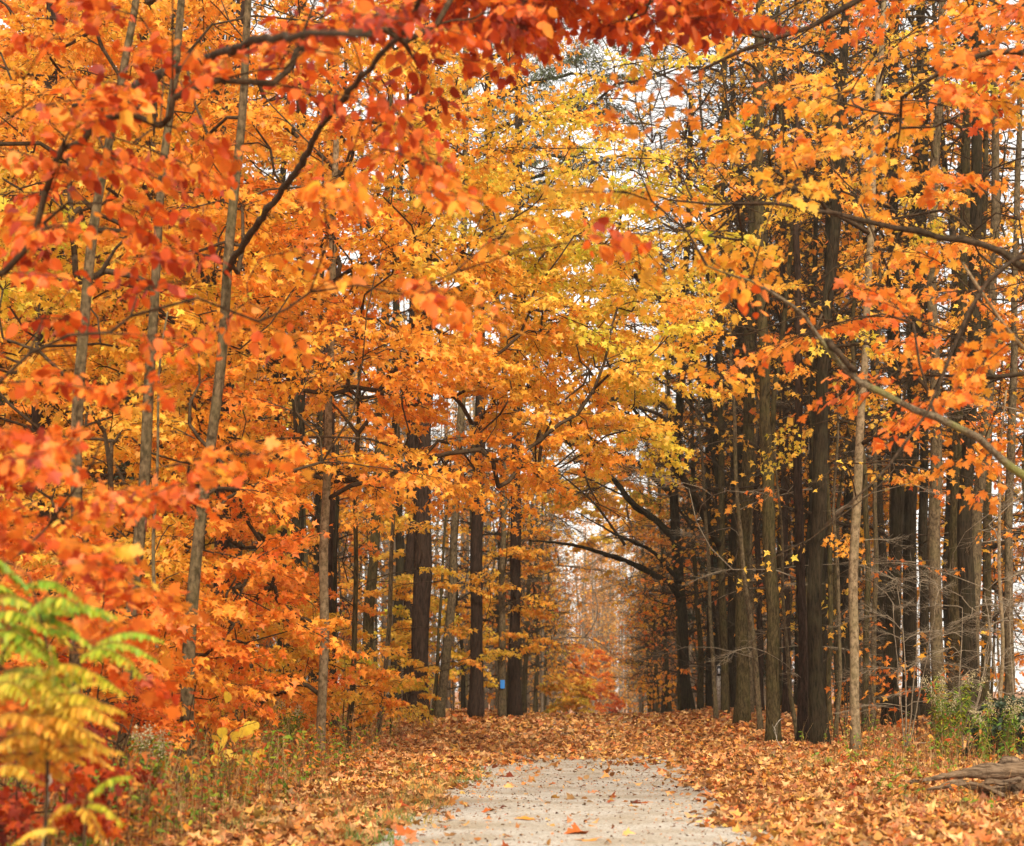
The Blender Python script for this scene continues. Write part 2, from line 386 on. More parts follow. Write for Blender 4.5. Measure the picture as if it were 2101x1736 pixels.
gr = sheet('ground', lin((-1500, -60, 12), (-60, -16, 30), (-16, 16, 200), (16, 60, 30), (60, 1500, 12)), lin((-60, 4, 20), (4, 60, 280), (60, 220, 60), (220, 2500, 20)), 0, ground_mat())
tag(gr, kind='structure')
def edge(Y, s): return s*(1.56+(.12 if s < 0 else 0)+.10*np.sin(Y*.9+s)+.06*np.sin(Y*2.3+2*s)+.035*np.sin(Y*6.1+s))
pt = sheet('path', np.linspace(-1, 1, 25), np.linspace(2, 60, 320), .012, path_mat(), lambda U, Y: pathc(Y)+U*np.where(U < 0, -edge(Y, -1), edge(Y, 1)))
tag(pt, kind='structure')

# ------------------------------------------------------------------ fallen leaves
def wn(x, y, s=0):
    return (np.sin(x*2.1+y*1.3+s)+np.sin(x*-1.7+y*2.9+1.3+s)+np.sin(x*4.3+y*3.7+2.1+s)*.6)/2.6
def litter():
    b = Buf()
    def batch(n, Y0, Y1, half, dens_fn, size, tpl, lift, wid=1.0, dull=0.0):
        Y = rng.uniform(Y0, Y1, n); X = rng.uniform(-1, 1, n)*np.minimum(half, .33*Y+1.5)
        o = X-pathc(Y); w_ = dens_fn(X, Y, o); k = rng.random(n) < w_
        X = X[k]; Y = Y[k]; n = len(X); z = gz(X, Y)+rng.uniform(.012, lift, n)
        th = rng.uniform(0, 6.28, n); tilt = rng.normal(0, .5, n)
        T = np.stack([np.cos(th), np.sin(th), tilt], 1); N = np.stack([rng.normal(0, .55, n), rng.normal(-.15, .55, n), np.ones(n)], 1)
        h = rng.choice([.12, .3, .45, .58, .72, .85], n, p=[.10, .18, .26, .24, .14, .08])+rng.normal(0, .06, n)
        C = hue_col(h)*.85
        tan = rng.random(n); wash = np.where(tan < .5, rng.uniform(.35, .85, n), .25)[:, None]
        pale = srgb(238, 190, 128)[None]; dk = srgb(140, 76, 40)[None]
        C = C*(1-wash)+wash*np.where(rng.random((n, 1)) < .72, pale, dk)
        C = C*rng.uniform(.32, 1.0, (n, 1))*(1-.45*dull)
        leaves(b, np.stack([X, Y, z], 1), T, N, size*rng.uniform(.55, 1.2, n), C, tpl, 3.0, wid)
    def dens(X, Y, o):
        e = 1.56+.12*(o < 0)+.30*wn(X*.3, Y*.8)+.16*wn(X*2, Y*2.3, 4)
        off = sstep(e-.35, e+.35, np.abs(o)+.12*wn(X*4, Y*3, 1))
        cov = sstep(25, 35, Y+3.2*wn(X*1.6, Y*.7, 2)+1.2*np.abs(o))**1.5
        return np.clip(np.maximum(np.maximum(off, cov), .005+.02*sstep(.7, 1.4, np.abs(o))+.02*sstep(18, 25, Y)), 0, 1)
    batch(52000, 10.5, 22, 7, dens, .105, MAPLE_M, .06); batch(42000, 10.5, 22, 7, dens, .085, OVAL, .045, 1.5, .8)
    batch(52000, 22, 36, 11, dens, .11, MAPLE_M, .07); batch(38000, 22, 36, 11, dens, .095, OVAL, .05, 1.5, .8)
    batch(40000, 36, 50, 16, dens, .13, LOWL, .07)
    batch(9000, 11, 28, 2, lambda X, Y, o: np.where(np.abs(o) < 1.6, .5, 0), .04, LOWL, .012, .22, 1.4)
    batch(9000, 11, 28, 2, lambda X, Y, o: np.where(np.abs(o) < 1.5, .25+.5*sstep(.5, 1.4, np.abs(o)), 0), .03, LOWL, .014)
    o = b.build('leaf_litter', M_LITTER, None, None, False, True)
    tag(o, 'orange and tan fallen maple leaves covering the forest floor beside the path', 'leaf litter', None, 'stuff')
litter()

# ------------------------------------------------------------------ foliage density maps (100-unit cells)
def sample(dmap, hmap, yrange, per, jitter_depth, xlim=(-260, 2360), ylim=(-260, 1500), seed=3, size=(.6, 1.05), kind='leaf'):
    g = np.random.default_rng(seed); out = []
    rows = len(dmap)
    hm = dict(R=.12, r=.28, o=.52, O=.70, y=.84, Y=1.0, g=1.25)
    for cy in range(int(ylim[0]//100), int(ylim[1]//100)+1):
        for cx in range(int(xlim[0]//100), int(xlim[1]//100)+1):
            if cy > rows-1: continue
            ry = max(cy, 0); rx = min(max(cx, 0), 20)
            dch = dmap[ry][rx] if rx < len(dmap[ry]) else '0'
            if dch in '0. ': continue
            Ya, Yb = yrange(cx*100+50, cy*100+50)
            lam = int(dch)*per*((Ya+Yb)/2/18)**2*.6
            if cy < 0 or cx < 0 or cx > 20: lam *= .5
            for _ in range(g.poisson(lam)):
                px = cx*100+g.uniform(-10, 110); py = cy*100+g.uniform(-10, 110); Y = g.uniform(Ya, Yb)
                p = at(px, py, Y)
                if p[2] < gz(p[0], p[1])+.35: continue
                hh = hm.get(hmap[ry][rx], .5)
                out.append((p, g.uniform(*size), hh+g.normal(0, .05), kind))
    return out
def assign(targets, carriers, bias=None, zfac=.25):
    B = [c.base for c in carriers]; lists = [[] for _ in carriers]
    for t in targets:
        d = [math.hypot(t[0][0]-b[0], (t[0][1]-b[1])*.6)*(bias[i] if bias else 1) for i, b in enumerate(B)]
        lists[int(np.argmin(d))].append(t)
    for c, l in zip(carriers, lists): c.grow(l)

A_D = ["233455666665554200000",
       "345543332000000000000",
       "344322110000000000000",
       "333322210000000000000",
       "344344431112110000000",
       "223233333211122000000",
       "213222210000000000000",
       "432111000000000000000",
       "754000000000000000000",
       "775100000000000000000",
       "776200000000000000000",
       "776532000000000000000",
       "565444200000000000000",
       "444332000000000000000",
       "222100000000000000000"]
A_H = ["OrrrRrrRrRRRRRRRRrrrr",
       "rrrrRRrrrroorrRRrrrrr",
       "rrrrrooooooooorrrrrrr",
       "rrrrroooooooooooooooo",
       "rrrrrroooorrroooooooo",
       "rrRrroooooorroooooooo",
       "RRrroooooooooooooooor",
       "rrroooooooooooooooooo",
       "rrroooooooooooooooooo",
       "rrroooooooooooooooooo",
       "rrroooooooooooooooooo",
       "rrrrrooooooooooooooor",
       "rrrrroooooooooooooooo",
       "rrrroooooRRoooooooooo",
       "rrrrooRRooooooooooooo",
       "rrrrrrRRooooooooooooo"]
B_D = ["888876655321000000000",
       "888888887420000000000",
       "888888888621000000000",
       "888888888962000000000",
       "888888888999510000000",
       "888888888999940000000",
       "888888888999960000000",
       "888888888889970000000",
       "888888888988920000000",
       "688888888873000000000",
       "568887222100000000000",
       "568886212100000000000",
       "568886121100000000000",
       "567776121100000000000",
       "234554221100000000000"]
B_H = ["OOyOOOOyyyyyyyyyyyyyy",
       "OOyOyOOyyyyyyyyyyyyyy",
       "OOyyOOOOOYYyyyyyyyyyy",
       "YyyyOOOOYYYYyyyyyyyyy",
       "YYyyOOOOyYYYYyyyyyyyy",
       "YYyyOOOOyyYYYYyyyyyyy",
       "YYyyOOOOOyyYYYyyyyyyy",
       "yyyyOOOOOyyyYYyyyyyyy",
       "yyyyOOOOOOyyYYYyyyyyy",
       "OyyyOOOOOOOOyyyyyyyyy",
       "OyyyooOOyyyyyyyyyyyyy",
       "OyyyooOOyyyyyyyyyyyyy",
       "OyyooooOyyyyyyyyyyyyy",
       "OOyooooyyyyyyyyyyyyyy",
       "OOoooooyyyyyyyyyyyyyy"]
# right side, near layer (11-17 m) and farther layer (18-32 m)
C_D = ["000000000000000011345",
       "000000000000000212345",
       "000000000000012333211",
       "000000000000012432111",
       "000000000000012432222",
       "000000000000000222334",
       "000000000000002543344",
       "000000000000001233454",
       "000000000000000001342",
       "000000000000000000221",
       "000000000000000110100"]
C_H = ["OOOOOOOOOOOOOOOyyOooo",
       "OOOOOOOOOOOOOOyyOOooo",
       "OOOOOOOOOOOOOOyyOOOOO",
       "OOOOOOOOOOOOOOyyOOOOO",
       "OOOOOOOOOOOOOOyyoOOyO",
       "OOOOOOOOOOOOOOyyooOOO",
       "OOOOOOOOOOOOOOOyooooo",
       "OOOOOOOOOOOOOOOOooooo",
       "OOOOOOOOOOOOOOOOOoooo",
       "OOOOOOOOOOOOOOOOOoooO",
       "OOOOOOOOOOOOOOOOOOooO"]
D_D = ["000000000000134565443",
       "000000000001345665443",
       "000000000012345655443",
       "000000000001345665443",
       "000000000000234776655",
       "000000000000112567665",
       "000000000000122566664",
       "000000000000112455553",
       "000000000000112234443",
       "000000000000000112222",
       "000000000000000011111"]
D_H = ["yyyyyyyyyyyyYYYyyyyyy"]*5+["yyyyyyyyyyyyYyyyyyyOO"]*6

# ------------------------------------------------------------------ named trees
TREES = {}
def T(key, name, label, pts, wpx, bk, base=None, Y=None, group=None, rtop=.45, top_extra=None, **kw):
    """pts: photo columns/rows from the foot upwards; the foot row fixes how far away the tree stands"""
    if Y is None: Y = base_at(*pts[0])
    P = [at(px, py, Y) for px, py in pts]
    P[0][2] = gz(P[0][0], P[0][1])
    # lean in depth a little as it rises
    g = np.random.default_rng(hash_(key)); ly = g.normal(0, .02)
    for p in P[1:]: p[1] += ly*(p[2]-P[0][2])
    if top_extra: P.append(P[-1]+np.array([0, 0, top_extra]))
    t = Tree(name, label, P, wpx/2/F*Y, bk, 'tree', group, rtop=rtop, seed=hash_(key) % 1000, **kw)
    t.Y = Y; TREES[key] = t; return t
def hash_(k): return sum((i+3)*ord(c)*7 for i, c in enumerate(k))

LG = 'maple trees along the left verge'; RG = 'trees along the right verge'
# left
T('L1', 'maple_tree', 'slim grey-tan maple at far left whose trunk forks near the top', [(150, 1660), (150, 1300), (152, 1000), (158, 820), (185, 520), (205, 380), (235, 180), (250, 80), (275, -10), (300, -250)], 32, 'brown', group=LG)
T('L2', 'maple_tree', 'slim brown mottled maple, second of the three nearest left trunks', [(250, 1620), (265, 1350), (277, 1150), (297, 950), (320, 650), (332, 480), (352, 240), (375, 0), (392, -250)], 30, 'brown', group=LG)
T('L3', 'maple_tree', 'slim greenish maple with a pale foot, third of the three nearest left trunks', [(376, 1625), (382, 1500), (392, 1300), (402, 1150), (430, 950), (455, 640), (475, 380), (505, 150), (520, -250)], 31, 'brown', group=LG)
T('L4', 'maple_tree', 'straight smooth tan young maple standing alone at the leaf-covered left verge', [(655, 1565), (667, 1300), (668, 1010), (675, 700), (690, 300), (690, -100)], 22, 'tan', group=LG)
T('L5', 'maple_tree', 'thin dark maple pole just right of the smooth tan trunk', [(711, 1548), (724, 1400), (731, 1080), (740, 700), (745, 300)], 13, 'olive', group=LG)
T('L6', 'maple_tree', 'thicker olive maple leaning right behind two thin poles on the left', [(744, 1500), (752, 1350), (762, 1200), (772, 1000), (790, 600), (800, 200), (805, -200)], 25, 'olive', group=LG)
T('L7', 'maple_tree', 'thin leaning greenish sapling pole in front of the big rough pine', [(773, 1522), (790, 1380), (806, 1150), (815, 980), (830, 700)], 12, 'grey', group=LG)
T('L9', 'maple_tree', 'slender grey-brown maple leaning right between the rough pine and the next pine', [(900, 1477), (915, 1350), (928, 1200), (940, 980), (950, 700), (955, 300), (960, -100)], 21, 'grey', group=LG)
T('L9b', 'maple_tree', 'very thin dark stem leaning beside the slender grey-brown maple', [(888, 1476), (903, 1250), (915, 1080), (925, 900)], 9, 'olive', group=LG)
PG = 'pines beside the path'
T('L8', 'pine_tree', 'thickest rough-barked dark pine on the left of the path', [(858, 1482), (862, 1300), (868, 1050), (872, 800), (872, 400), (872, -100)], 42, 'pine', rtop=.6, group=PG, rough=.07)
T('L10', 'pine_tree', 'straight reddish-brown pine left of the blue-marked trunk', [(976, 1475), (978, 1200), (983, 950), (988, 600), (1003, 330), (1003, 60)], 31, 'pine', rtop=.4, group=PG)
T('L11', 'maple_tree', 'thin grey-brown trunk with a small blue paint mark, between two pines', [(1030, 1474), (1030, 1300), (1033, 1100), (1036, 900), (1040, 600)], 17, 'grey', group=LG)
T('L12', 'pine_tree', 'dark reddish pine nearest to the open end of the path', [(1057, 1473), (1056, 1200), (1060, 950), (1063, 700), (1063, 350), (1063, 0)], 27, 'pine', rtop=.5, group=PG)
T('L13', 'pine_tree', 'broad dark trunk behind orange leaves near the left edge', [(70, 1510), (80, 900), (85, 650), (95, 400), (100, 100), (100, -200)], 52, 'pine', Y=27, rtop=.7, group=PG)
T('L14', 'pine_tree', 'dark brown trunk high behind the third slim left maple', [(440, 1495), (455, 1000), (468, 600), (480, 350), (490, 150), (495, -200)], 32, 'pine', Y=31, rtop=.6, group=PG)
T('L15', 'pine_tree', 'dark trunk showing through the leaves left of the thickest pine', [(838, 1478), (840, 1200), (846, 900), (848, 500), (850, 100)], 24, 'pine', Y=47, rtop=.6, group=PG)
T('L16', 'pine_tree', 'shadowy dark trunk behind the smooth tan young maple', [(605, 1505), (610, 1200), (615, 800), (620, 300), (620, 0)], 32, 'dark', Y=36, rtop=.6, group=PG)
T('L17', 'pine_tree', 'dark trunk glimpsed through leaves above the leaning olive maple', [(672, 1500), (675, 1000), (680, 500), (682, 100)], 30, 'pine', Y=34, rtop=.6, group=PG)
T('L18', 'maple_tree', 'thin dark bent stem between the leaning grey-brown maple and the pine', [(952, 1474), (950, 1350), (935, 1240), (938, 1100)], 10, 'dark', Y=50, group=LG)
T('L19', 'maple_tree', 'slim sapling stem between the second and third nearest left maples', [(308, 1600), (318, 1300), (310, 1100), (322, 900), (330, 780), (352, 640)], 10, 'grey', Y=18, group=LG)
T('L20', 'maple_tree', 'dark trunk among yellow leaves left of the smooth tan trunk', [(690, 1530), (686, 1380), (684, 1200), (690, 900)], 15, 'dark', Y=33, group=LG)
# right
T('R1', 'arching_tree', 'dark tree at the right mouth of the path whose limbs arch over it', [(1414, 1458), (1403, 1350), (1397, 1250), (1388, 1110), (1384, 1000), (1395, 800), (1410, 500), (1420, 200)], 25, 'dark', Y=49, group=RG)
T('R2', 'maple_tree', 'narrow pale-edged stem beside the dark arching tree on the right', [(1438, 1456), (1436, 1300), (1424, 1100), (1420, 800), (1425, 500)], 13, 'olive', Y=50, group=RG)
T('R3', 'maple_tree', 'thin curving pole left of the small marker post', [(1470, 1480), (1462, 1300), (1450, 1100), (1440, 900), (1436, 700)], 10, 'grey', group=RG)
T('R4', 'arching_tree', 'olive trunk right of the marker post with long limbs reaching left', [(1488, 1470), (1484, 1300), (1480, 1100), (1475, 800), (1478, 500), (1485, 100)], 17, 'olive', Y=44, group=RG)
T('R5', 'maple_tree', 'stout olive-brown trunk standing on the right bank of leaves', [(1523, 1488), (1520, 1300), (1524, 1100), (1530, 850), (1535, 500), (1545, 100), (1550, -200)], 32, 'olive', group=RG)
T('R6', 'maple_tree', 'pale thin trunk crossing in front of the stout olive-brown one', [(1561, 1502), (1548, 1350), (1530, 1200), (1515, 1050), (1500, 800), (1490, 500)], 12, 'grey', group=RG)
T('R7', 'maple_tree', 'smooth greenish trunk with flared foot left of the near-black one', [(1587, 1531), (1584, 1300), (1580, 1050), (1570, 850), (1560, 500), (1560, 100), (1565, -200)], 32, 'olive', group=RG)
T('R8', 'maple_tree', 'thin stem leaning against the foot of the brown trunk on the right', [(1640, 1528), (1622, 1400), (1606, 1250), (1600, 1100), (1592, 900)], 10, 'grey', group=RG)
T('R9', 'maple_tree', 'dark brown straight trunk directly left of the near-black one', [(1648, 1530), (1645, 1300), (1640, 1000), (1638, 800), (1635, 500), (1640, 100)], 24, 'pine', group=RG)
T('R10', 'maple_tree', 'near-black rough trunk, darkest and widest on the right', [(1682, 1532), (1674, 1350), (1672, 1200), (1682, 900), (1695, 650), (1715, 430), (1728, 200), (1735, 0), (1738, -200)], 37, 'dark', group=RG, rough=.07)
T('R11', 'maple_tree', 'thin pole between the near-black trunk and the pale smooth one', [(1714, 1524), (1722, 1300), (1718, 1050), (1720, 800)], 10, 'grey', group=RG)
T('R12', 'maple_tree', 'pale smooth maple with fine rings standing nearest on the right', [(1757, 1546), (1752, 1400), (1750, 1250), (1757, 1100), (1768, 950), (1775, 750), (1790, 500), (1808, 220), (1822, 0), (1830, -200)], 23, 'tan', group=RG)
T('R14', 'maple_tree', 'slender grey trunk right of the pale smooth maple', [(1822, 1500), (1826, 1300), (1832, 1000), (1838, 700), (1845, 300)], 13, 'grey', Y=38, group=RG)
T('R15', 'maple_tree', 'brown trunk behind pale bare twigs in the right wood', [(1855, 1495), (1862, 1300), (1866, 1000), (1872, 600), (1880, 200)], 15, 'olive', Y=40, group=RG)
T('R16', 'maple_tree', 'tall straight grey-brown trunk with ridged bark behind the goldenrod', [(1926, 1500), (1922, 1300), (1919, 1100), (1918, 850), (1915, 600), (1914, 400), (1924, 200), (1935, 0), (1940, -200)], 31, 'grey', Y=33, group=RG)
T('R17', 'maple_tree', 'wide greenish trunk just right of the tall ridged trunk', [(1962, 1490), (1958, 1250), (1962, 1000), (1968, 800), (1975, 400), (1985, 0)], 36, 'olive', Y=37, group=RG)
T('R18', 'maple_tree', 'smooth grey trunk curving up to the right near the right edge', [(1992, 1470), (1998, 1250), (2008, 1050), (2028, 850), (2040, 600), (2048, 400), (2042, 150), (2050, -150)], 30, 'grey', Y=35, group=RG)
T('R19', 'maple_tree', 'slim grey trunk close to the right edge of the wood', [(2068, 1480), (2072, 1200), (2076, 900), (2088, 600), (2095, 300), (2100, 0)], 22, 'grey', Y=35, group=RG)
T('R20', 'maple_tree', 'very thin pale stem in front of the trunks near the right edge', [(2048, 1500), (2052, 1300), (2052, 1100), (2062, 900), (2065, 800)], 10, 'tan', Y=29, group=RG)
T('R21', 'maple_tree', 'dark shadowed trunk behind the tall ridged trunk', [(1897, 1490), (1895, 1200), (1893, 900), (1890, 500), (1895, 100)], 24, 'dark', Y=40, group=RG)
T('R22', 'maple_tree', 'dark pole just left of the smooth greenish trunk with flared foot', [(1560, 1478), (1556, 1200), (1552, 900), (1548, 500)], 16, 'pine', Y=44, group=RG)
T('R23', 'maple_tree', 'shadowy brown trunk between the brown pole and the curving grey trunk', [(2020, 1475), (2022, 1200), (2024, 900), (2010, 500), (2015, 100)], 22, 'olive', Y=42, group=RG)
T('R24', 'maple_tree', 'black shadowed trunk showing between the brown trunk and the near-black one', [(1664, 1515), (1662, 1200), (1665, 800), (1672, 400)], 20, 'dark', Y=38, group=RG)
T('R25', 'maple_tree', 'dark narrow trunk left of the brown straight trunk, deeper in', [(1613, 1500), (1612, 1200), (1608, 800), (1606, 400), (1610, 50)], 18, 'pine', Y=42, group=RG)
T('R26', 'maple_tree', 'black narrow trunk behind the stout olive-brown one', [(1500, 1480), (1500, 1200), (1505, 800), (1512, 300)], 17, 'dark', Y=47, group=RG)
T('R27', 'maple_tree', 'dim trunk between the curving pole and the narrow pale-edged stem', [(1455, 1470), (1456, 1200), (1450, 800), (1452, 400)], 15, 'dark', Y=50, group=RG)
T('R28', 'maple_tree', 'thin olive pole right behind the near-black trunk', [(1702, 1510), (1704, 1200), (1700, 850), (1705, 500)], 13, 'olive', Y=36, group=RG)
T('R29', 'maple_tree', 'slim grey pole between the pale smooth maple and the slender grey trunk', [(1792, 1500), (1796, 1200), (1802, 800), (1815, 400), (1822, 50)], 12, 'grey', Y=37, group=RG)
T('R30', 'maple_tree', 'slim mottled pole high between the two trunks right of centre', [(1540, 1480), (1538, 1100), (1575, 500), (1590, 100), (1592, -200)], 15, 'grey', Y=43, group=RG)
# carriers outside the frame whose limbs hang into it
def off(key, name, label, X, Y, H, r, bk, group=None, lean=(0, 0)):
    z = float(gz(X, Y)); P = [np.array([X+lean[0]*u, Y+lean[1]*u, z+H*u]) for u in np.linspace(0, 1, 6)]
    t = Tree(name, label, P, r, bk, 'tree', group, rtop=.3, seed=hash_(key) % 1000); t.Y = Y; TREES[key] = t; return t
off('N1', 'red_maple_tree', 'nearest red-leaved maple whose blurred branches hang in from the left edge', -3.9, 9.6, 8.5, .09, 'grey', lean=(.5, .2))
off('N2', 'red_maple_tree', 'bushy young maple with drooping red-orange leaves at the lower left edge', -3.75, 10.4, 4.2, .05, 'grey', lean=(.3, 0))
off('N3', 'red_maple_tree', 'dark red maple whose leaves hang down along the top edge', -1.2, 11.2, 0, .09, 'grey') if False else None
off('Q1', 'right_maple_tree', 'orange maple at the right edge with a long mossy limb reaching over the verge', 4.75, 13.6, 8.8, .13, 'grey', lean=(-.25, .1))
off('Q2', 'right_maple_tree', 'amber maple beyond the right edge with leafy boughs high over the verge', 7.4, 19.5, 12, .14, 'grey', lean=(-.4, .1))

t = TREES['L3']; Y = t.Y
t.limb([at(463, 560, Y), at(540, 440, Y-1.5), at(610, 350, Y-3.5), at(655, 265, Y-5.5), at(720, 180, Y-7.2), at(790, 105, Y-8.4), at(850, 40, Y-9), at(880, -60, Y-9.3)], .036, .014, 'limb')
t = TREES['L1']; Y = t.Y
t.limb([at(240, 195, Y), at(320, 155, Y-2.2), at(400, 128, Y-4.4), at(520, 85, Y-6.6), at(640, 68, Y-8.2), at(760, 72, Y-9)], .04, .012, 'limb')
t.limb([at(195, 575, Y), at(225, 525, Y-.1), at(275, 460, Y-.2)], .022, .012, 'limb')
t = TREES['Q1']
t.limb([at(2235, 1075, 13.2), at(2101, 975, 13.0), at(2000, 890, 12.9), at(1920, 855, 12.9), at(1850, 835, 12.9), at(1790, 800, 12.8), at(1720, 750, 12.8), at(1682, 700, 12.8), at(1650, 640, 12.7), at(1560, 585, 12.6), at(1450, 545, 12.5)], .044, .006, 'mossy')
t.limb([at(2240, 640, 13.3), at(2101, 545, 13.3), at(2050, 505, 13.3), at(1960, 492, 13.4), at(1850, 470, 13.5), at(1760, 455, 13.6), at(1690, 430, 13.7), at(1560, 415, 13.8), at(1440, 425, 13.9), at(1300, 390, 14)], .034, .006, 'limb')
t.limb([at(2120, 520, 13.3), at(2050, 545, 12.8), at(1985, 640, 12.6), at(1950, 720, 12.6), at(1920, 820, 12.5), at(1870, 890, 12.5), at(1790, 1000, 12.4), at(1690, 1080, 12.4)], .02, .006, 'limb')
t.limb([at(2220, 150, 13.4), at(2101, 96, 13.3), at(2020, 105, 13.3), at(1950, 130, 13.4), at(1850, 200, 13.6)], .035, .012, 'limb')
t.limb([at(2200, -80, 13.5), at(2000, -120, 13.3), at(1850, -60, 13.2), at(1760, 0, 13.1), at(1680, 50, 13.1), at(1580, 78, 13.2), at(1480, 120, 13.3), at(1400, 160, 13.5)], .042, .010, 'limb')
t.limb([at(1580, 78, 13.2), at(1500, 62, 13.2), at(1400, 50, 13.2)], .018, .008, 'limb')
t.limb([at(1682, 705, 12.8), at(1690, 690, 12.8), at(1720, 722, 12.7), at(1755, 760, 12.75)], .02, .025, 'limb', 'dead_snag')
t.limb([at(2200, 800, 13.4), at(2101, 725, 13.3), at(2060, 660, 13.2), at(2010, 600, 13.2), at(1975, 540, 13.2)], .022, .008, 'tan')
t = TREES['R1']
t.limb([at(1398, 1235, 49), at(1375, 1195, 48.5), at(1290, 1152, 48), at(1180, 1118, 47), at(1085, 1108, 46)], .11, .02, 'dark')
t.limb([at(1388, 1110, 49), at(1340, 1060, 49), at(1301, 1039, 49), at(1233, 947, 49), at(1175, 910, 49)], .13, .03, 'dark')
t.limb([at(1384, 1015, 49), at(1318, 961, 48), at(1263, 930, 47), at(1216, 903, 46), at(1130, 830, 46)], .10, .02, 'dark')
t.limb([at(1398, 1200, 49), at(1340, 1130, 48), at(1270, 1100, 47), at(1180, 1050, 47)], .07, .015, 'dark')
g_ = np.random.default_rng(17)
for key, x0, ya, yb, n_ in (('R1', 1388, 700, 1180, 6), ('R2', 1424, 650, 1150, 4), ('R3', 1444, 700, 1100, 3), ('R26', 1503, 500, 950, 4), ('R5', 1530, 450, 850, 3), ('R27', 1453, 500, 1000, 4)):
    tt = TREES[key]; Yt = tt.Y
    for q_ in range(n_):
        y0 = ya+(yb-ya)*(q_+g_.uniform(.1, .9))/n_; xs = float(np.interp(EYE-(y0-HY)*Yt/F, [p_[2] for p_ in tt.nodes], [p_[0] for p_ in tt.nodes]))/Yt*F+CX; L_ = g_.uniform(130, 290); up_ = g_.uniform(.45, 1.15)
        tt.limb([at(xs, y0, Yt), at(xs-L_*.3, y0-L_*up_*.5, Yt-.4), at(xs-L_*.65, y0-L_*up_*.85, Yt-1), at(xs-L_, y0-L_*up_, Yt-1.8)], g_.uniform(.035, .06), .01, 'limb')
t = TREES['R4']
t.limb([at(1480, 1000, 44), at(1440, 760, 44), at(1390, 660, 43), at(1352, 607, 42), at(1301, 563, 41), at(1199, 503, 40)], .14, .05, 'dark')
t.limb([at(1480, 1130, 44), at(1400, 980, 42), at(1330, 880, 41), at(1270, 800, 40), at(1230, 700, 40)], .09, .02, 'dark')
t = TREES['L10']
for pts in ([(1003, 318), (1070, 308), (1150, 322), (1240, 312)], [(1003, 300), (940, 322), (880, 330)], [(1003, 345), (1060, 372), (1150, 350), (1250, 365)], [(1003, 270), (1080, 240), (1180, 250), (1260, 235)], [(1003, 200), (1090, 170), (1180, 150), (1270, 165)], [(1003, 400), (1080, 425), (1170, 428)], [(1003, 120), (1080, 90), (1160, 60)], [(1003, 250), (930, 230), (860, 240)]):
    t.limb([at(a_, b_, 47.5+(i_*.5)) for i_, (a_, b_) in enumerate(pts)], .075, .02, 'dark')
g_ = np.random.default_rng(5)
PN = [(at(g_.uniform(890, 1290), g_.uniform(60, 400), g_.uniform(45.5, 50)), g_.uniform(.8, 1.4), 8, 'needle') for _ in range(95)]
t.grow(PN)
# blue mark on the thin trunk between the pines
t = TREES['L11']; b = Buf(); c = at(1031, 1404, t.Y); rr = .155
V = []; 
for zz in (-.11, 0, .11):
    for a_ in np.linspace(-.42, .42, 6): V.append(c+np.array([math.sin(a_)*rr*.92, -math.cos(a_)*rr-.012, zz]))
Q = [[r_*6+k, r_*6+k+1, (r_+1)*6+k+1, (r_+1)*6+k] for r_ in range(2) for k in range(5)]
b.add(V, None, Q)
mb, n_, out_ = newmat('blue_paint'); p_ = n_.nodes.new('ShaderNodeBsdfPrincipled'); p_.inputs['Base Color'].default_value = (.03, .22, .62, 1); p_.inputs['Roughness'].default_value = .6; n_.links.new(p_.outputs[0], out_.inputs[0])
bo = b.build('paint_mark', mb, t.root, t.base, True); bo['label'] = 'bright blue painted rectangle'

# ------------------------------------------------------------------ grow foliage
def yrA(px, py): return (8.2, 10.8) if py > 650 else (9.3, 12.0)
A = [q for q in sample(A_D, A_H, yrA, 1.0, 0, seed=11, size=(.38, .7), ylim=(-250, 1600))]
g_ = np.random.default_rng(91)
A = [q for q in A if not (960 < (q[0][0]/q[0][1]*F+CX) < 1620 and HY-(q[0][2]-EYE)*F/q[0][1] < 300)]
A += [(at(g_.uniform(930, 1500), g_.uniform(-110, 45), g_.uniform(11, 12.2)), g_.uniform(.3, .5), g_.normal(.13, .06), 'leaf') for _ in range(85)]
zcut = 2.9
# right-hand sprays are orange rather than red, and the low ones a little lighter
A = [(q[0], q[1], max(q[2], .48) if (q[0][0] > -.2 and q[0][2] < 4.4) else (q[2]+.07 if q[0][2] < zcut else q[2]), q[3]) for q in A]
TREES['N1'].grow([q for q in A if q[0][2] > zcut]); TREES['N2'].grow([q for q in A if q[0][2] <= zcut and q[0][0] < -1.9+.55*max(0, q[0][2]-1.4)])
TREES['N1'].finish(leafsize=.092, tpl=OVAL, wid=1.25, bk='twig', twr=.5, spread=.3, jh=.12, keep=.62)
TREES['N2'].finish(leafsize=.08, tpl=MAPLE, bk='twig', twr=.5, spread=.3, jh=.12, keep=.62)
def yrB(px, py):
    if py > 950 and px > 570: return (32, 44)
    if px < 550: return (18.9, 27)
    if px < 900: return (20, 30)
    return (24, 31)
B = sample(B_D, B_H, yrB, .7, 0, seed=12, size=(.6, 1.1))
B += sample(["0"*21]*2+["000000000012200000000", "000000000024200000000", "000000000035310000000", "000000000034320000000", "000000000033220000000", "000000000022110000000", "000000000011100000000"], ["YYYYYYYYYYYYYYYYYYYYY"]*9, lambda px, py: (26, 33), .5, 0, seed=28, size=(.6, 1.1))
cb = [TREES[k] for k in ('L1', 'L2', 'L3', 'L4', 'L6', 'L9', 'L5')]
assign(B, cb, [1, 1, 1, 1, .9, 1, 1.6])
for c in cb: c.finish(leafsize=.098, bk='twig', tpl=MAPLE_M, spread=.15, jh=.07)
C = sample(C_D, C_H, lambda px, py: (12.5, 19), .85, 0, seed=13, size=(.5, 1.0))
TREES['Q1'].grow(C); TREES['Q1'].finish(leafsize=.088, tpl=MAPLE, bk='limb', keep=.6, spread=.2, twr=.75)
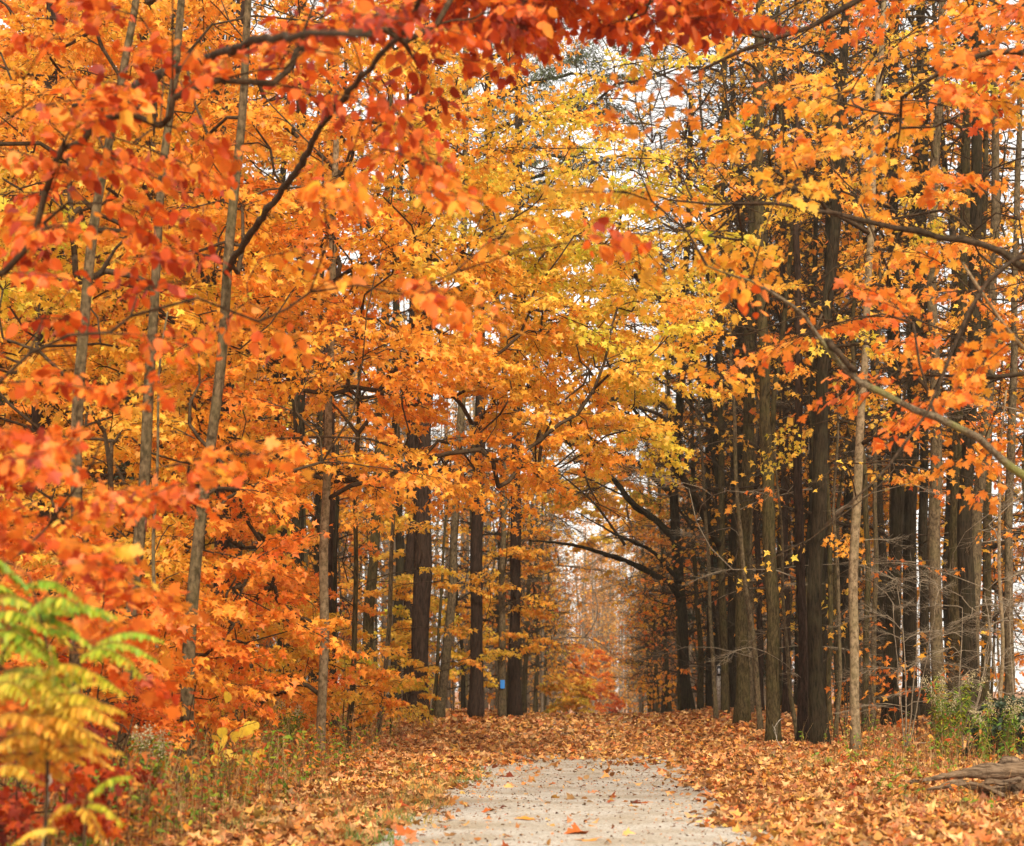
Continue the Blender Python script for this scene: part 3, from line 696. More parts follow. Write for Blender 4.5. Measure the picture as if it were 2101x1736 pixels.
D = sample(D_D, D_H, lambda px, py: (23, 38), .34, 0, seed=14, size=(.6, 1.1))
# half of the farther right foliage is thin, with bare twigs showing
D = [(p, s_, h, 'sparse' if (i % 2 == 0) else 'leaf') for i, (p, s_, h, k) in enumerate(D)]
cd = [TREES[k] for k in ('Q2', 'R12', 'R16', 'R7', 'R5', 'R10', 'R18')]
assign(D, cd, [1, 1, 1, 1, 1, 1.3, 1.1])
for c in cd: c.finish(leafsize=.098, bk='twig', keep=.85)
G_D = ["0"*21]*8+["000000000000001233222", "000000000000002344333", "000000000000003444444", "000000000000003444555", "000000000000002334555", "000000000000001223444", "000000000000000112333"]
G = sample(G_D, ["oooooooooooooooooooooo"]*15, lambda px, py: (29, 44), .17, 0, seed=19, size=(.7, 1.5), kind='bare')
G = [(p, s_, h, 'sparse' if (i % 5 == 0) else 'bare') for i, (p, s_, h, k) in enumerate(G)]
cg = [TREES[k] for k in ('R3', 'R6', 'R8', 'R11', 'R15', 'R17', 'R19', 'R20', 'R22', 'R9')]
assign(G, cg)
for c in cg: c.finish(leafsize=.11, bk='ptwig', twr=.8, one=True)
# bare arching limbs over the far path
E_D = ["000000000001355443222",
       "000000000001444443222",
       "000000000003444443222",
       "000000000004444433222",
       "000000000004555433222",
       "000000000003565433222",
       "000000000002466443222",
       "000000000012446643222",
       "000000000023335643333",
       "000000000033334643333",
       "000000000021113543334",
       "000000000010011333334",
       "000000000000001233344"]
E = sample(E_D, ["y"*21]*13, lambda px, py: (36, 54), .36, 0, seed=15, size=(1.0, 2.0), kind='bare', ylim=(-100, 1290))
E = [(p, s_, h, 'sparse' if (i % 2 == 0) else 'bare') for i, (p, s_, h, k) in enumerate(E)]
ce = [TREES[k] for k in ('R1', 'R4', 'R2', 'R14', 'R21', 'L12', 'R23', 'R26', 'R27')]
assign(E, ce, [1, 1, 1.1, 1, 1, 1.6, 1, 1, 1])
TREES['L10'].finish(leafsize=.15, tpl=LOWL, wid=.16, smat=M_NEEDLE, bk='dark', twr=1.3)
g_ = np.random.default_rng(6)
TREES['L11'].grow([(at(g_.uniform(990, 1090), g_.uniform(1110, 1330), g_.uniform(44, 47)), g_.uniform(.5, .9), .78, 'leaf') for _ in range(20)])
TREES['L11'].finish(leafsize=.12, bk='twig')
for c in ce: c.finish(leafsize=.15, tpl=MAPLE_M, bk='limb', twr=1.3)
print('counts', len(A), len(B), len(C), len(D), len(E))

E2_D = ["000000000000000000000"]*3+["000000000011222000000", "000000000012333200000", "000000000013444300000", "000000000013555300000", "000000000013666400000", "000000000014777500000", "000000000014777600000", "000000000014677600000", "000000000003555500000", "000000000001333400000", "000000000001111300000"]
far_c = []
for i_, (Y_, s_) in enumerate([(60, -1), (58, 1), (69, 1), (72, -1), (82, 1), (84, -1), (95, 1), (97, -1)]):
    key = 'F%d' % i_; word = 'left' if s_ < 0 else 'right'
    off(key, 'arching_tree', 'pale-twigged tree arching over the distant path from its %s side, %s' % (word, ['nearest of its row', 'nearest of its row', 'second of its row', 'second of its row', 'third of its row', 'third of its row', 'farthest of its row', 'farthest of its row'][i_]), pathc(Y_)+s_*3.0, Y_, 15, .12, 'olive', 'arching trees along the distant path', lean=(-s_*.6, 0)); far_c.append(TREES[key])
E2 = sample(E2_D, ["yyyyyyyyyyOOOOOyyyyyy"]*14, lambda px, py: (56, 100), .085, 0, seed=25, size=(1.6, 2.8), kind='bare')
E2 = [(p, s_, h, 'sparse' if (i % 2 == 0) else 'bare') for i, (p, s_, h, k) in enumerate(E2)]
g_ = np.random.default_rng(66)
for _ in range(85):
    px = g_.uniform(1090, 1370); py = g_.uniform(800, 1110)
    E2.append((at(px, py, g_.uniform(56, 92)), g_.uniform(.9, 1.6), g_.normal(.86, .06), 'leaf'))
assign(E2, far_c)
for c in far_c: c.finish(leafsize=.2, tpl=LOWL, bk='ptwig', twr=1.8, one=True)
# ------------------------------------------------------------------ background trees: a few kinds, copied
def proto(name, H, r, bk, n, zlo, rad, hue, seed, kind='leaf', low=True, size=(.7, 1.2), leafsize=.16, mat=M_LEAF, cat='tree', twr=1.0, keep=1.0, tpl=None, wid=1.0):
    g = np.random.default_rng(seed)
    P = [np.array([g.normal(0, .12*u*3), g.normal(0, .12*u*3), H*u]) for u in np.linspace(0, 1, 6)]; P[0][:] = 0
    t = Tree(name, None, P, r, bk, cat, None, rtop=.25, seed=seed, sides=9)
    tg = []
    for _ in range(n):
        u = g.random()**.8; z = zlo+(H-zlo)*u; rr = rad*(math.sin(math.pi*min(1, .25+.72*u))**.7)*math.sqrt(g.uniform(.05, 1)); a = g.uniform(0, 6.28)
        k = kind if kind != 'mixed' else ('sparse' if g.random() < .6 else 'bare')
        tg.append((np.array([rr*math.cos(a), rr*math.sin(a), z+g.normal(0, .3)]), g.uniform(*size), hue+g.normal(0, .09), k))
    t.grow(tg); t.finish(low=low, leafsize=leafsize, bk='twig' if kind != 'mixed' else 'limb', smat=mat, twr=twr, keep=keep, one=True, tpl=tpl, wid=wid)
    return t.root
PR = dict(
    amber=proto('maple_tree', 17, .16, 'olive', 210, 2.6, 3.2, .78, 101),
    orange=proto('maple_tree', 15, .12, 'grey', 190, 1.2, 2.8, .66, 102),
    gold=proto('maple_tree', 19, .15, 'dark', 210, 2.5, 3.4, .88, 103),
    thin=proto('bare_tree', 16, .09, 'olive', 70, 5.0, 2.0, .75, 104, 'mixed', size=(.8, 1.4), twr=1.3),
    tall=proto('bare_tree', 22, .17, 'dark', 110, 6.5, 3.0, .7, 105, 'mixed', size=(1, 1.8), twr=1.5),
    bushy=proto('bare_tree', 9, .06, 'grey', 110, .8, 2.3, .66, 106, 'mixed', size=(.8, 1.4), twr=1.6))
PR['pole'] = proto('bare_tree', 14, .055, 'olive', 22, 6.0, 1.3, .7, 108, 'mixed', size=(.7, 1.3), twr=1.2)
PR['hemlock'] = proto('hemlock_tree', 15, .16, 'dark', 330, .8, 3.0, 5.5, 107, size=(.8, 1.3), leafsize=.14, mat=M_NEEDLE, tpl=LOWL, wid=.28, keep=.8)
used = set()
def place(kind, X, Y, label, group, sc=1.0, rot=None):
    src = PR[kind]
    if kind in used: o = copy_tree(src)
    else: o = src; used.add(kind)
    o.location = (float(X), float(Y), float(gz(X, Y))-.05); o.rotation_euler = (0, 0, rng.uniform(0, 6.28) if rot is None else rot)
    o.scale = (sc, sc, sc*rng.uniform(.92, 1.12)); tag(o, label, 'tree', group); return o
# deep left wood
k = 0
lab = dict(amber='amber-leaved maple deep in the left wood behind the front trunks', orange='orange-leaved maple deep in the left wood behind the front trunks',
           gold='golden-leaved maple deep in the left wood behind the front trunks', thin='thin dark nearly bare tree deep in the left wood', tall='tall dark nearly bare trunk deep in the left wood', bushy='twiggy low tree deep in the left wood', pole='thin straight bare pole deep in the left wood', hemlock='dark green hemlock deep in the left wood')
for row, (Y0, Y1, n) in enumerate(((36, 41, 9), (42, 48, 12), (50, 60, 14), (62, 80, 14))):
    for i in range(n):
        Y = rng.uniform(Y0, Y1); xl = -.36*Y; xr = pathc(Y)-(5.4 if Y > 52 else 6.4)
        X = xl+(xr-xl)*(i+rng.uniform(.1, .9))/n
        kd = ['amber', 'gold', 'orange', 'gold', 'tall', 'amber', 'hemlock'][(i*3+row) % 7]
        if X > pathc(Y)-9: kd = ['thin', 'bushy', 'pole', 'tall'][(i+row) % 4]
        place(kd, X, Y, lab[kd], 'trees deep in the left wood', rng.uniform(.8, 1.15))
labr = {a: b_.replace('left', 'right') for a, b_ in lab.items()}
for row, (Y0, Y1, n) in enumerate(((33, 40, 11), (42, 48, 16), (49, 56, 14), (58, 70, 10))):
    for i in range(n):
        Y = rng.uniform(Y0, Y1); xr = .35*Y; xl = pathc(Y)+3.4
        X = xl+(xr-xl)*(i+rng.uniform(.1, .9))/n
        if X/Y > .235 and (i+row) % 2: continue
        kd = ['thin', 'tall', 'pole', 'bushy', 'tall', 'pole', 'thin', 'hemlock' if row > 1 else 'pole', 'tall'][(i*2+row) % 9] if (X-CX*0)/Y < .25 else ['thin', 'orange', 'pole', 'bushy', 'amber', 'tall', 'pole'][(i*2+row) % 7]
        place(kd, X, Y, labr[kd], 'trees deep in the right wood', rng.uniform(.8, 1.15))
for i in range(14):
    Y = rng.uniform(48, 62); X = pathc(Y)+3.6+rng.uniform(0, 4.5); kd = ['pole', 'tall', 'thin'][i % 3]
    place(kd, X, Y, labr[kd], 'trees deep in the right wood', rng.uniform(.85, 1.1))
# both sides of the far path
for i, Y in enumerate(np.linspace(56, 128, 15)):
    for s in (-1, 1):
        X = pathc(Y)+s*rng.uniform(3.2, 4.6)
        kd = ['bushy', 'thin', 'bushy', 'tall', 'bushy'][(i+(s > 0)*2) % 5]
        place(kd, X, Y, 'nearly bare grey-brown tree lining the %s side of the distant path' % ('left' if s < 0 else 'right'), 'bare trees lining the distant path', rng.uniform(.85, 1.2))

# ------------------------------------------------------------------ the far wood, one mass
def far_wood():
    g = np.random.default_rng(77); tb = Buf(); lb = Buf()
    def mass(n, Xf, Y0, Y1, H0, H1, hue, nl=(60, 190), ls=(.12, .26)):
        for _ in range(n):
            Y = g.uniform(Y0, Y1); X = Xf(Y); z = float(gz(X, Y)); H = g.uniform(H0, H1)
            tb.tube([[X, Y, z-.2], [X+g.normal(0, .2), Y, z+H*.5], [X+g.normal(0, .5), Y, z+H]], [.07*H/10, .05*H/10, .015], 4, False)
            m = 26; zz = z+H*g.uniform(.08, 1, m); a = g.uniform(0, 6.28, m); L = g.uniform(.8, 2.6, m)
            P0 = np.stack([X+0*zz, Y+0*zz, zz], 1); d = np.stack([np.cos(a), np.sin(a), g.uniform(.2, 1.2, m)], 1)*L[:, None]
            wv = unit(np.cross(d, [0, 1, .1]))*.018; wv2 = np.stack([0*a, 0*a+.02, 0*a], 1)
            for w_ in (wv, wv2):
                V = np.stack([P0-w_, P0+w_, P0+d*.6+w_*.6+[0, 0, .05], P0+d], 1).reshape(-1, 3)
                i4 = np.arange(m)[:, None]*4; tb.add(V, np.vstack([i4+[0, 1, 2], i4+[0, 2, 3]]))
            # fine twigs off the limbs
            k = 120; j = g.integers(0, m, k); u = g.uniform(.3, 1, k)[:, None]; p = P0[j]+d[j]*u; a2 = g.uniform(0, 6.28, k)
            d2 = np.stack([np.cos(a2), np.sin(a2), g.uniform(-.2, 1.3, k)], 1)*g.uniform(.3, 1.1, k)[:, None]; wv = unit(np.cross(d2, [0, 1, .1]))*.012
            V = np.stack([p-wv, p+wv, p+d2], 1).reshape(-1, 3); tb.add(V, np.arange(3*k).reshape(-1, 3))
            k = int(g.uniform(*nl)); j = g.integers(0, m, k); p = P0[j]+d[j]*g.uniform(.3, 1.05, k)[:, None]+g.normal(0, .25, (k, 3))
            h = hue+g.normal(0, .12)+g.normal(0, .08, k); C = hue_col(h)*g.uniform(.5, 1, (k, 1)); C = C*.6+.4*srgb(205, 150, 80)  # blend towards pale tan puts distance haze into the far leaf colour
            leaves(lb, p, g.normal(0, 1, (k, 3)), g.normal(0, 1, (k, 3)), g.uniform(*ls, k), C, LOWL)
    mass(150, lambda Y: pathc(Y)+g.choice([-1, 1])*g.uniform(2.6, 9), 85, 190, 4, 14, .75, (80, 220), (.12, .3))
    mass(120, lambda Y: pathc(Y)+g.uniform(-11, 11), 175, 215, 13, 25, .72, (260, 480), (.15, .34))
    mass(260, lambda Y: g.uniform(-.42*Y, pathc(Y)-5), 78, 110, 12, 24, .66)
    mass(150, lambda Y: g.uniform(pathc(Y)+4, .22*Y), 75, 115, 7, 15, .55)
    mass(14, lambda Y: g.uniform(.2*Y, .42*Y), 85, 120, 3, 7, .7)
    root = empty('far_wood', (0, 80, float(gz(0, 80))), 'brown twiggy mass of distant woodland closing the end of the path', None)
    root['kind'] = 'stuff'
    a = tb.build('far_branch', BK['ptwig'], root, root.location); b = lb.build('far_leaf', M_LEAF, root, root.location, False, True)
    for o in (a, b): o['kind'] = 'stuff'
far_wood()

def shrub(name, label, cat, px, py, Y, H, rad, n, hue, kind='leaf', bk='twig', leafsize=.09, tpl=MAPLE_M, size=(.35, .6), seed=1, group=None, keep=1.0, mat=M_LEAF, twr=1.0, r0=.018, stems=1, lean=0, zmin=.25):
    g = np.random.default_rng(seed); X = (px-CX)/F*Y; z = float(gz(X, Y)); base = np.array([X, Y, z])
    P = [base, base+[lean*.3+g.normal(0, .04), 0, H*.45], base+[lean+g.normal(0, .08), g.normal(0, .1), H*.92]]
    t = Tree(name, label, P, r0, bk, cat, group, rtop=.3, seed=seed, sides=7, tpart='stem')
    for _ in range(stems-1):
        a = g.uniform(0, 6.28); q = base+[.05*math.cos(a), .05*math.sin(a), 0]
        t.limb([q, q+[rad*.35*math.cos(a), rad*.35*math.sin(a), H*.45], q+[rad*.6*math.cos(a), rad*.6*math.sin(a), H*g.uniform(.7, .98)]], r0*.8, r0*.25, bk, 'stem')
    tg = []
    for _ in range(n):
        u = g.uniform(zmin, 1); rr = rad*math.sqrt(g.uniform(.05, 1))*(1-.4*abs(u-.55)*2); a = g.uniform(0, 6.28)
        hu = hue(u) if callable(hue) else hue
        tg.append((base+[rr*math.cos(a)+lean*u, rr*math.sin(a)*.8, H*u], g.uniform(*size), hu+g.normal(0, .05), kind))
    t.grow(tg); t.finish(leafsize=leafsize, tpl=tpl, bk=bk, keep=keep, smat=mat, twr=twr, one=True); return t
shrub('yellow_shrub', 'bright yellow-orange bush at the far end of the path, left side', 'shrub', 1165, 0, 80, 2.1, .9, 40, .95, seed=31, keep=.6, leafsize=.17, size=(.5, .9))
shrub('red_shrub', 'small red-orange bush in the distance at the end of the path', 'shrub', 1250, 0, 112, 2.6, .6, 13, .4, seed=32, keep=.6, leafsize=.2, size=(.5, .9))
shrub('orange_shrub', 'tall orange bush left of the distant end of the path', 'shrub', 1212, 0, 120, 5.2, 1.7, 60, .62, seed=33, keep=.6, leafsize=.22, size=(.6, 1.1))
shrub('bare_shrub', 'tangle of pale bare twigs between the pale smooth maple and the tall ridged trunk', 'shrub', 1858, 0, 30, 3.1, .85, 26, .4, 'bare', 'ptwig', seed=34, size=(.5, .95), stems=4, group='pale bare shrubs')
shrub('bare_shrub', 'pale bare twiggy shrub around the foot of the wide greenish trunk', 'shrub', 1975, 0, 29, 2.7, .8, 24, .4, 'bare', 'ptwig', seed=35, size=(.5, .95), stems=4, group='pale bare shrubs')
shrub('bare_shrub', 'pale bare twiggy shrub at the right edge above the log', 'shrub', 2080, 0, 27, 3.0, .7, 20, .4, 'bare', 'ptwig', seed=36, size=(.5, .95), stems=3, group='pale bare shrubs')
shrub('bare_shrub', 'thin bare twiggy stems beside the foot of the near-black trunk', 'shrub', 1735, 0, 33, 2.2, .5, 12, .4, 'bare', 'twig', seed=37, size=(.4, .8), stems=3)
shrub('evergreen_shrub', 'dark green bush behind the log at the right edge', 'shrub', 2085, 0, 25.5, .95, .55, 60, 5.5, seed=38, leafsize=.09, tpl=OVAL, mat=M_GREEN, size=(.3, .5), zmin=.05, stems=4)
shrub('red_shrub', 'low red-leaved shrub beneath the fern-like yellow plant', 'shrub', 40, 0, 10.5, .75, .5, 16, .08, seed=39, leafsize=.08, size=(.25, .4), stems=3)
shrub('red_shrub', 'dark red shrub by the foot of the second slim left maple', 'shrub', 175, 0, 12.5, 1.1, .5, 16, .0, seed=40, leafsize=.085, size=(.25, .4), stems=3)
sap = [(420, 24, 2.6, .62, 'low orange maple sapling beside the third slim left maple'), (505, 26, 3.0, .70, 'amber maple sapling left of the shadowy dark trunk'), (585, 28, 2.8, .5, 'red-orange sapling just left of the smooth tan trunk'),
       (640, 30, 3.3, .78, 'yellow-orange sapling behind the smooth tan trunk'), (705, 28.5, 1.9, .62, 'short orange sapling at the foot of the thin dark pole'), (800, 34, 1.5, .76, 'low amber sapling at the left foot of the thickest pine'), (868, 43, 3.6, .84, 'yellow sapling behind the thickest pine'), (930, 44, 3.2, .84, 'yellow leafy sapling between the pines'), (330, 19, 2.4, .45, 'red-orange sapling between the second and third slim left maples'), (215, 17, 2.2, .4, 'rust-orange sapling behind the fern-like green plant'), (120, 16, 2.6, .35, 'russet sapling behind the fern-like plant near the left edge')]
for i, (px, Y, H, hue, lb_) in enumerate(sap):
    shrub('maple_sapling', lb_, 'sapling', px, 0, Y, H, .75, 30 if H > 2 else 18, hue+.13, seed=50+i, leafsize=.10, size=(.4, .75), stems=2, r0=.014, keep=.9)
for i, (px, Y, H, hue, lb_) in enumerate([(1785, 34, 2.2, .5, 'sparse orange sapling behind the pale smooth maple'), (1880, 31, 1.6, .42, 'few red-orange leaves on a twig sapling before the tall ridged trunk'), (1590, 44, 3.5, .6, 'thin amber sapling deep between the right trunks'), (1340, 55, 3.5, .75, 'thin pale sapling left of the dark arching tree')]):
    shrub('maple_sapling', lb_, 'sapling', px, 0, Y, H, .5, 12, hue, 'sparse', seed=70+i, leafsize=.12, size=(.4, .8), stems=2, r0=.012)

# ------------------------------------------------------------------ fern-like sumac at the lower left
def sumac():
    Y = 8.0; g = np.random.default_rng(9); b0 = at(95, 1980, Y); b0[2] = gz(b0[0], Y)
    root = empty('sumac_shrub', b0, 'fern-like sumac, lime green above and golden below, blurred in the lower left corner', 'shrub')
    stems = [[(95, 0), (92, 1740), (98, 1560), (102, 1340), (60, 1180)], [(-40, 0), (-50, 1700), (-20, 1450), (20, 1290)], [(150, 0), (170, 1760), (178, 1640)]]
    nodes = []
    for st in stems:
        P = [at(px, py, Y) for px, py in st]; P[0][2] = gz(P[0][0], Y); P = trunk_path(P, 22)
        b = Buf(); b.tube(P, np.linspace(.013, .005, 22), 7); b.build('stem', BK['twig'], root, b0, True); nodes += list(P)
    nodes = np.array(nodes)
    fr = [(-60, 1130, 60, 1215, 1.5), (50, 1200, 165, 1232, 1.5), (75, 1262, 235, 1262, 1.5), (-40, 1270, 95, 1290, 1.45), (85, 1292, 200, 1335, 1.5), (190, 1325, 330, 1312, 1.42), (185, 1330, 318, 1352, 1.45), (165, 1345, 290, 1385, 1.4), (40, 1330, 160, 1400, 1.4), (-30, 1365, 110, 1325, 1.35), (100, 1330, 112, 1420, 1.5),
          (-40, 1200, 50, 1240, 1.5), (120, 1395, 250, 1420, 1.3), (0, 1400, 120, 1430, 1.2), (-30, 1440, 110, 1440, .95), (100, 1430, 225, 1455, 1.0), (110, 1475, 240, 1490, .9), (-30, 1480, 110, 1505, .85), (95, 1520, 232, 1545, .95), (-20, 1540, 110, 1525, .88), (60, 1400, 190, 1380, 1.1), (100, 1450, 200, 1400, 1.2), (0, 1320, 90, 1380, 1.3),
          (175, 1640, 268, 1592, 1.35), (180, 1650, 250, 1690, 1.3), (165, 1655, 215, 1745, .95), (150, 1650, 95, 1700, 1.05), (120, 1700, 20, 1740, 1.1), (-30, 1600, 60, 1590, 1.0), (40, 1470, 170, 1500, .9), (20, 1570, 130, 1600, .92)]
    for _ in range(34):
        x0 = g.uniform(-60, 120); y0 = g.uniform(1390, 1600); fr.append((x0, y0, x0+g.uniform(90, 150), y0+g.uniform(-30, 40), 1.22-(y0-1390)/210*.4+g.normal(0, .04)))
    for _ in range(12):
        x0 = g.uniform(-60, 90); y0 = g.uniform(1200, 1390); fr.append((x0, y0, x0+g.uniform(90, 150), y0+g.uniform(-10, 60), g.uniform(1.3, 1.55)))
    for i, (x0, y0, x1, y1, hue) in enumerate(fr):
        dy = g.uniform(-.45, .45); p0 = at(x0, y0, Y+dy*.4); p1 = at(x1, y1, Y+dy); L = np.linalg.norm(p1-p0)
        u = np.linspace(0, 1, 12)[:, None]; P = p0+(p1-p0)*u; P[:, 2] += (.16*L*np.sin(u*math.pi))[:, 0]
        k = int(np.argmin(np.linalg.norm(nodes-p0, axis=1))); q = nodes[k]
        b = Buf(); b.tube(np.array([q, (q+p0)/2+[0, 0, .03], P[1]]), [.004, .0035, .003], 5, True, srgb(150, 90, 40)); b.tube(P, np.linspace(.0035, .0015, 12), 4, True, srgb(150, 110, 50))
        n = int(g.uniform(13, 18)); uu = np.linspace(.08, 1, n); t = unit((p1-p0)[None])[0]; side = unit(np.cross(t, [0, 0, 1])[None])[0]
        for sd in (1, -1):
            PP = np.stack([np.interp(uu, u[:, 0], P[:, c]) for c in range(3)], 1)
            T = sd*side*.75+np.array([0, 0, -.75])+t*.18+g.normal(0, .1, (n, 3)); N = np.tile(t*-.15+[0, 0, .6], (n, 1))+sd*side*.7+g.normal(0, .18, (n, 3))
            ln = .15*L*(1-.5*(2*uu-.9)**2)*g.uniform(.65, 1.15, n)+.013
            C = hue_col(hue+g.normal(0, .09, n)-.25*(g.random(n) < .12)); C *= g.uniform(.55, 1.0, (n, 1))
            leaves(b, PP, T, N, ln, C, OVAL, 1.3, .85)
        f = b.build('frond', M_GREEN, root, b0, False, True)
        f['label'] = 'lime-green frond' if hue > 1.3 else ('golden-yellow frond' if hue < 1.08 else 'yellow-green frond')
sumac()

# ------------------------------------------------------------------ sapling with round yellow leaves
def yellow_sapling():
    Y = 17.5; g = np.random.default_rng(4); b0 = at(430, 0, Y); b0[2] = gz(b0[0], Y)
    root = empty('yellow_sapling', b0, 'small sapling with a few rounded heart-shaped yellow leaves at the left verge', 'sapling')
    pts = [(482, 1513), (499, 1505), (506, 1494), (516, 1502), (524, 1492), (469, 1550), (490, 1559), (514, 1556), (534, 1548), (445, 1561), (449, 1535), (382, 1492), (389, 1618), (406, 1637), (419, 1363), (469, 1433), (462, 1522), (440, 1520), (372, 1500), (400, 1600), (455, 1505)]
    stems = [[(430, 0), (438, 1570), (470, 1500), (530, 1480)], [(430, 0), (440, 1590), (470, 1545), (540, 1535)], [(425, 0), (405, 1560), (385, 1480), (415, 1350), (470, 1420)]]
    nn = []
    for st in stems:
        P = [at(a, c, Y) for a, c in st]; P[0][2] = b0[2]; P = trunk_path(P, 18); nn += list(P)
        b = Buf(); b.tube(P, np.linspace(.009, .003, 18), 6); b.build('stem', BK['twig'], root, b0, True)
    nn = np.array(nn)
    for a, c in pts:
        p = at(a, c, Y+g.uniform(-.2, .2)); q = nn[np.argmin(np.linalg.norm(nn-p, axis=1))]
        b = Buf(); b.tube([q, (p+q)/2, p+[0, 0, .05]], .002, 4, True, srgb(190, 150, 60))
        leaves(b, np.array([p+[0, 0, .055]]), np.array([[g.normal(0, .35), g.normal(0, .3), -1]]), np.array([[g.normal(0, .5), -1, .35]]), .13, hue_col(np.array([g.uniform(.95, 1.15)])), mk_tpl([(.2, -.05), (.38, .1), (.42, .35), (.28, .65)]), .5)
        b.build('leaf', M_GREEN, root, b0, False, True)
yellow_sapling()

# ------------------------------------------------------------------ goldenrod on the right
def goldenrod(px, Y, n, H, name, label, seed, spread=.55, lean=.15, green=1.45):
    g = np.random.default_rng(seed); X = (px-CX)/F*Y; b0 = np.array([X, Y, float(gz(X, Y))]); root = empty(name, b0, label, 'wild plant')
    for i in range(n):
        a = g.uniform(0, 6.28); tip = b0+[lean+spread*math.cos(a)*g.uniform(.3, 1), spread*.6*math.sin(a), H*g.uniform(.6, 1)]
        s0 = b0+[.12*math.cos(a), .12*math.sin(a), -.02]
        P = trunk_path([s0, s0*.45+tip*.55+[0, 0, .22*H], tip], 16); b = Buf(); b.tube(P, np.linspace(.006, .002, 16), 5, True, srgb(120, 110, 50))
        m = 46; u = g.uniform(.12, .97, m); PP = np.stack([np.interp(u*15, np.arange(16), P[:, c]) for c in range(3)], 1); aa = g.uniform(0, 6.28, m)
        Tn = np.stack([np.cos(aa), np.sin(aa), g.uniform(-.7, .5, m)], 1)
        C = hue_col(np.clip(g.normal(green, .18, m), .8, 1.6))*g.uniform(.4, .8, (m, 1))
        leaves(b, PP, Tn, np.stack([0*u, 0*u, 1+0*u], 1)+g.normal(0, .3, (m, 3)), g.uniform(.07, .13, m), C, OVAL, 1.5, .38)
        st = b.build('stem', M_GREEN, root, b0, False, True)
        if g.random() < .62:
            f = Buf(); k = 90; d = unit((P[-1]-P[-3])[None])[0]; q = P[-1]+d*g.uniform(-.18, .05, (k, 1))+g.normal(0, .03, (k, 3))
            leaves(f, q, g.normal(0, 1, (k, 3)), g.normal(0, 1, (k, 3)), .022, np.tile(srgb(214, 196, 150), (k, 1))*g.uniform(.5, 1, (k, 1)), LOWL)
            f.build('flower_head', M_GREEN, root, b0, False, True)
goldenrod(1945, 25.5, 20, 1.35, 'goldenrod_plant', 'clump of yellow-green goldenrod with fluffy cream seed heads left of the dark bush', 3, .5, .12)
goldenrod(2040, 24.0, 12, .95, 'goldenrod_plant', 'shorter green weedy goldenrod between the log and the dark bush', 8, .45, .1, 1.5)
goldenrod(335, 15.5, 8, .75, 'weed_plant', 'leafy green weed at the left verge below the yellow-leaved sapling', 21, .3, 0, 1.5)
goldenrod(600, 25.5, 10, 1.0, 'weed_plant', 'dark green weedy plant just left of the foot of the smooth tan trunk', 22, .4, 0, 1.55)

# ------------------------------------------------------------------ driftwood-like logs
def rot_log(name, label, pts, Y, rr, seed, parts=()):
    P = np.array([at(a, c, Y+dy) for a, c, dy in pts]); n = 40; P2 = trunk_path(P, n); g = np.random.default_rng(seed); P2 += g.normal(0, .004, P2.shape)
    b0 = P2[n//2].copy(); b0[2] -= .1; root = empty(name, b0, label, 'log')
    r = np.interp(np.linspace(0, 1, n), np.linspace(0, 1, len(rr)), rr); b = Buf(); b.tube(P2, r*(1+.10*np.sin(np.arange(n)*.7+seed)), 20, True, None, seed, .09)
    b.build('trunk', BK['wood'], root, b0, True)
    for k, (pp, r0, r1) in enumerate(parts):
        Q = trunk_path(np.array([at(a, c, Y+dy) for a, c, dy in pp]), 18); Q += g.normal(0, .004, Q.shape); b = Buf(); b.tube(Q, np.linspace(r0, r1, 18)*(1+.15*np.sin(np.arange(18)*1.3)), 12, True, None, seed+k, .12)
        b.build('branch_stub', BK['wood'], root, b0, True)
rot_log('fallen_log', 'long weathered brown log lying on the leaves at the right edge', [(1868, 1606, -.1), (1905, 1599, 0), (1945, 1592, .1), (2010, 1584, .2), (2101, 1582, .3), (2230, 1592, .5)], 17.4, [.012, .03, .07, .092, .098, .1], 2,
        [([(1905, 1606, 0), (1880, 1598, -.1), (1862, 1604, -.15)], .014, .004)])
rot_log('fallen_log', 'grey gnarled twisted root lying in front of the long brown log', [(1902, 1620, -.4), (1935, 1614, -.4), (1968, 1602, -.35), (2000, 1614, -.35), (2045, 1624, -.35), (2085, 1606, -.35), (2130, 1622, -.3), (2210, 1640, -.3)], 17.3, [.012, .03, .038, .05, .055, .085, .08, .07], 5,
        [([(2000, 1622, -.4), (2020, 1605, -.5), (2060, 1606, -.5), (2095, 1600, -.5)], .022, .03), ([(1950, 1618, -.45), (1990, 1606, -.5), (2030, 1618, -.5), (2062, 1634, -.5)], .02, .018), ([(2080, 1615, -.4), (2095, 1650, -.5)], .04, .015)])
rot_log('broken_branch', 'short broken stub of grey wood resting behind the long brown log', [(2040, 1576, .6), (2062, 1560, .6), (2085, 1562, .6), (2120, 1578, .7)], 17.8, [.02, .05, .045, .03], 7)
def stick(name, label, pts, Y, r0, r1, bk, seed=1, twigs=0):
    P = trunk_path(np.array([at(a, c, Y+dy) for a, c, dy in pts]), 20); g = np.random.default_rng(seed); P += g.normal(0, .006, P.shape)
    for p in P: p[2] = max(p[2], float(gz(p[0], p[1]))+.02)
    b0 = P[0].copy(); root = empty(name, b0, label, 'branch'); b = Buf(); b.tube(P, np.linspace(r0, r1, 20), 7); b.build('stem', BK[bk], root, b0, True)
    for k in range(twigs):
        i = int(g.integers(5, 17)); d = unit((P[i+2]-P[i])[None])[0]; q = P[i]+np.array([d[0]*.25, g.normal(0, .1), g.uniform(.08, .3)])
        b = Buf(); b.tube([P[i], (P[i]+q)/2+[0, 0, .02], q], [r1*1.2, r1, r1*.5], 5); b.build('twig', BK[bk], root, b0, True)
stick('fallen_branch', 'thin fallen branch lying right of the pale smooth maple', [(1765, 1546, 0), (1820, 1535, .4), (1900, 1524, .8), (1990, 1503, 1.2)], 30, .022, .008, 'ptwig', 3, 5)
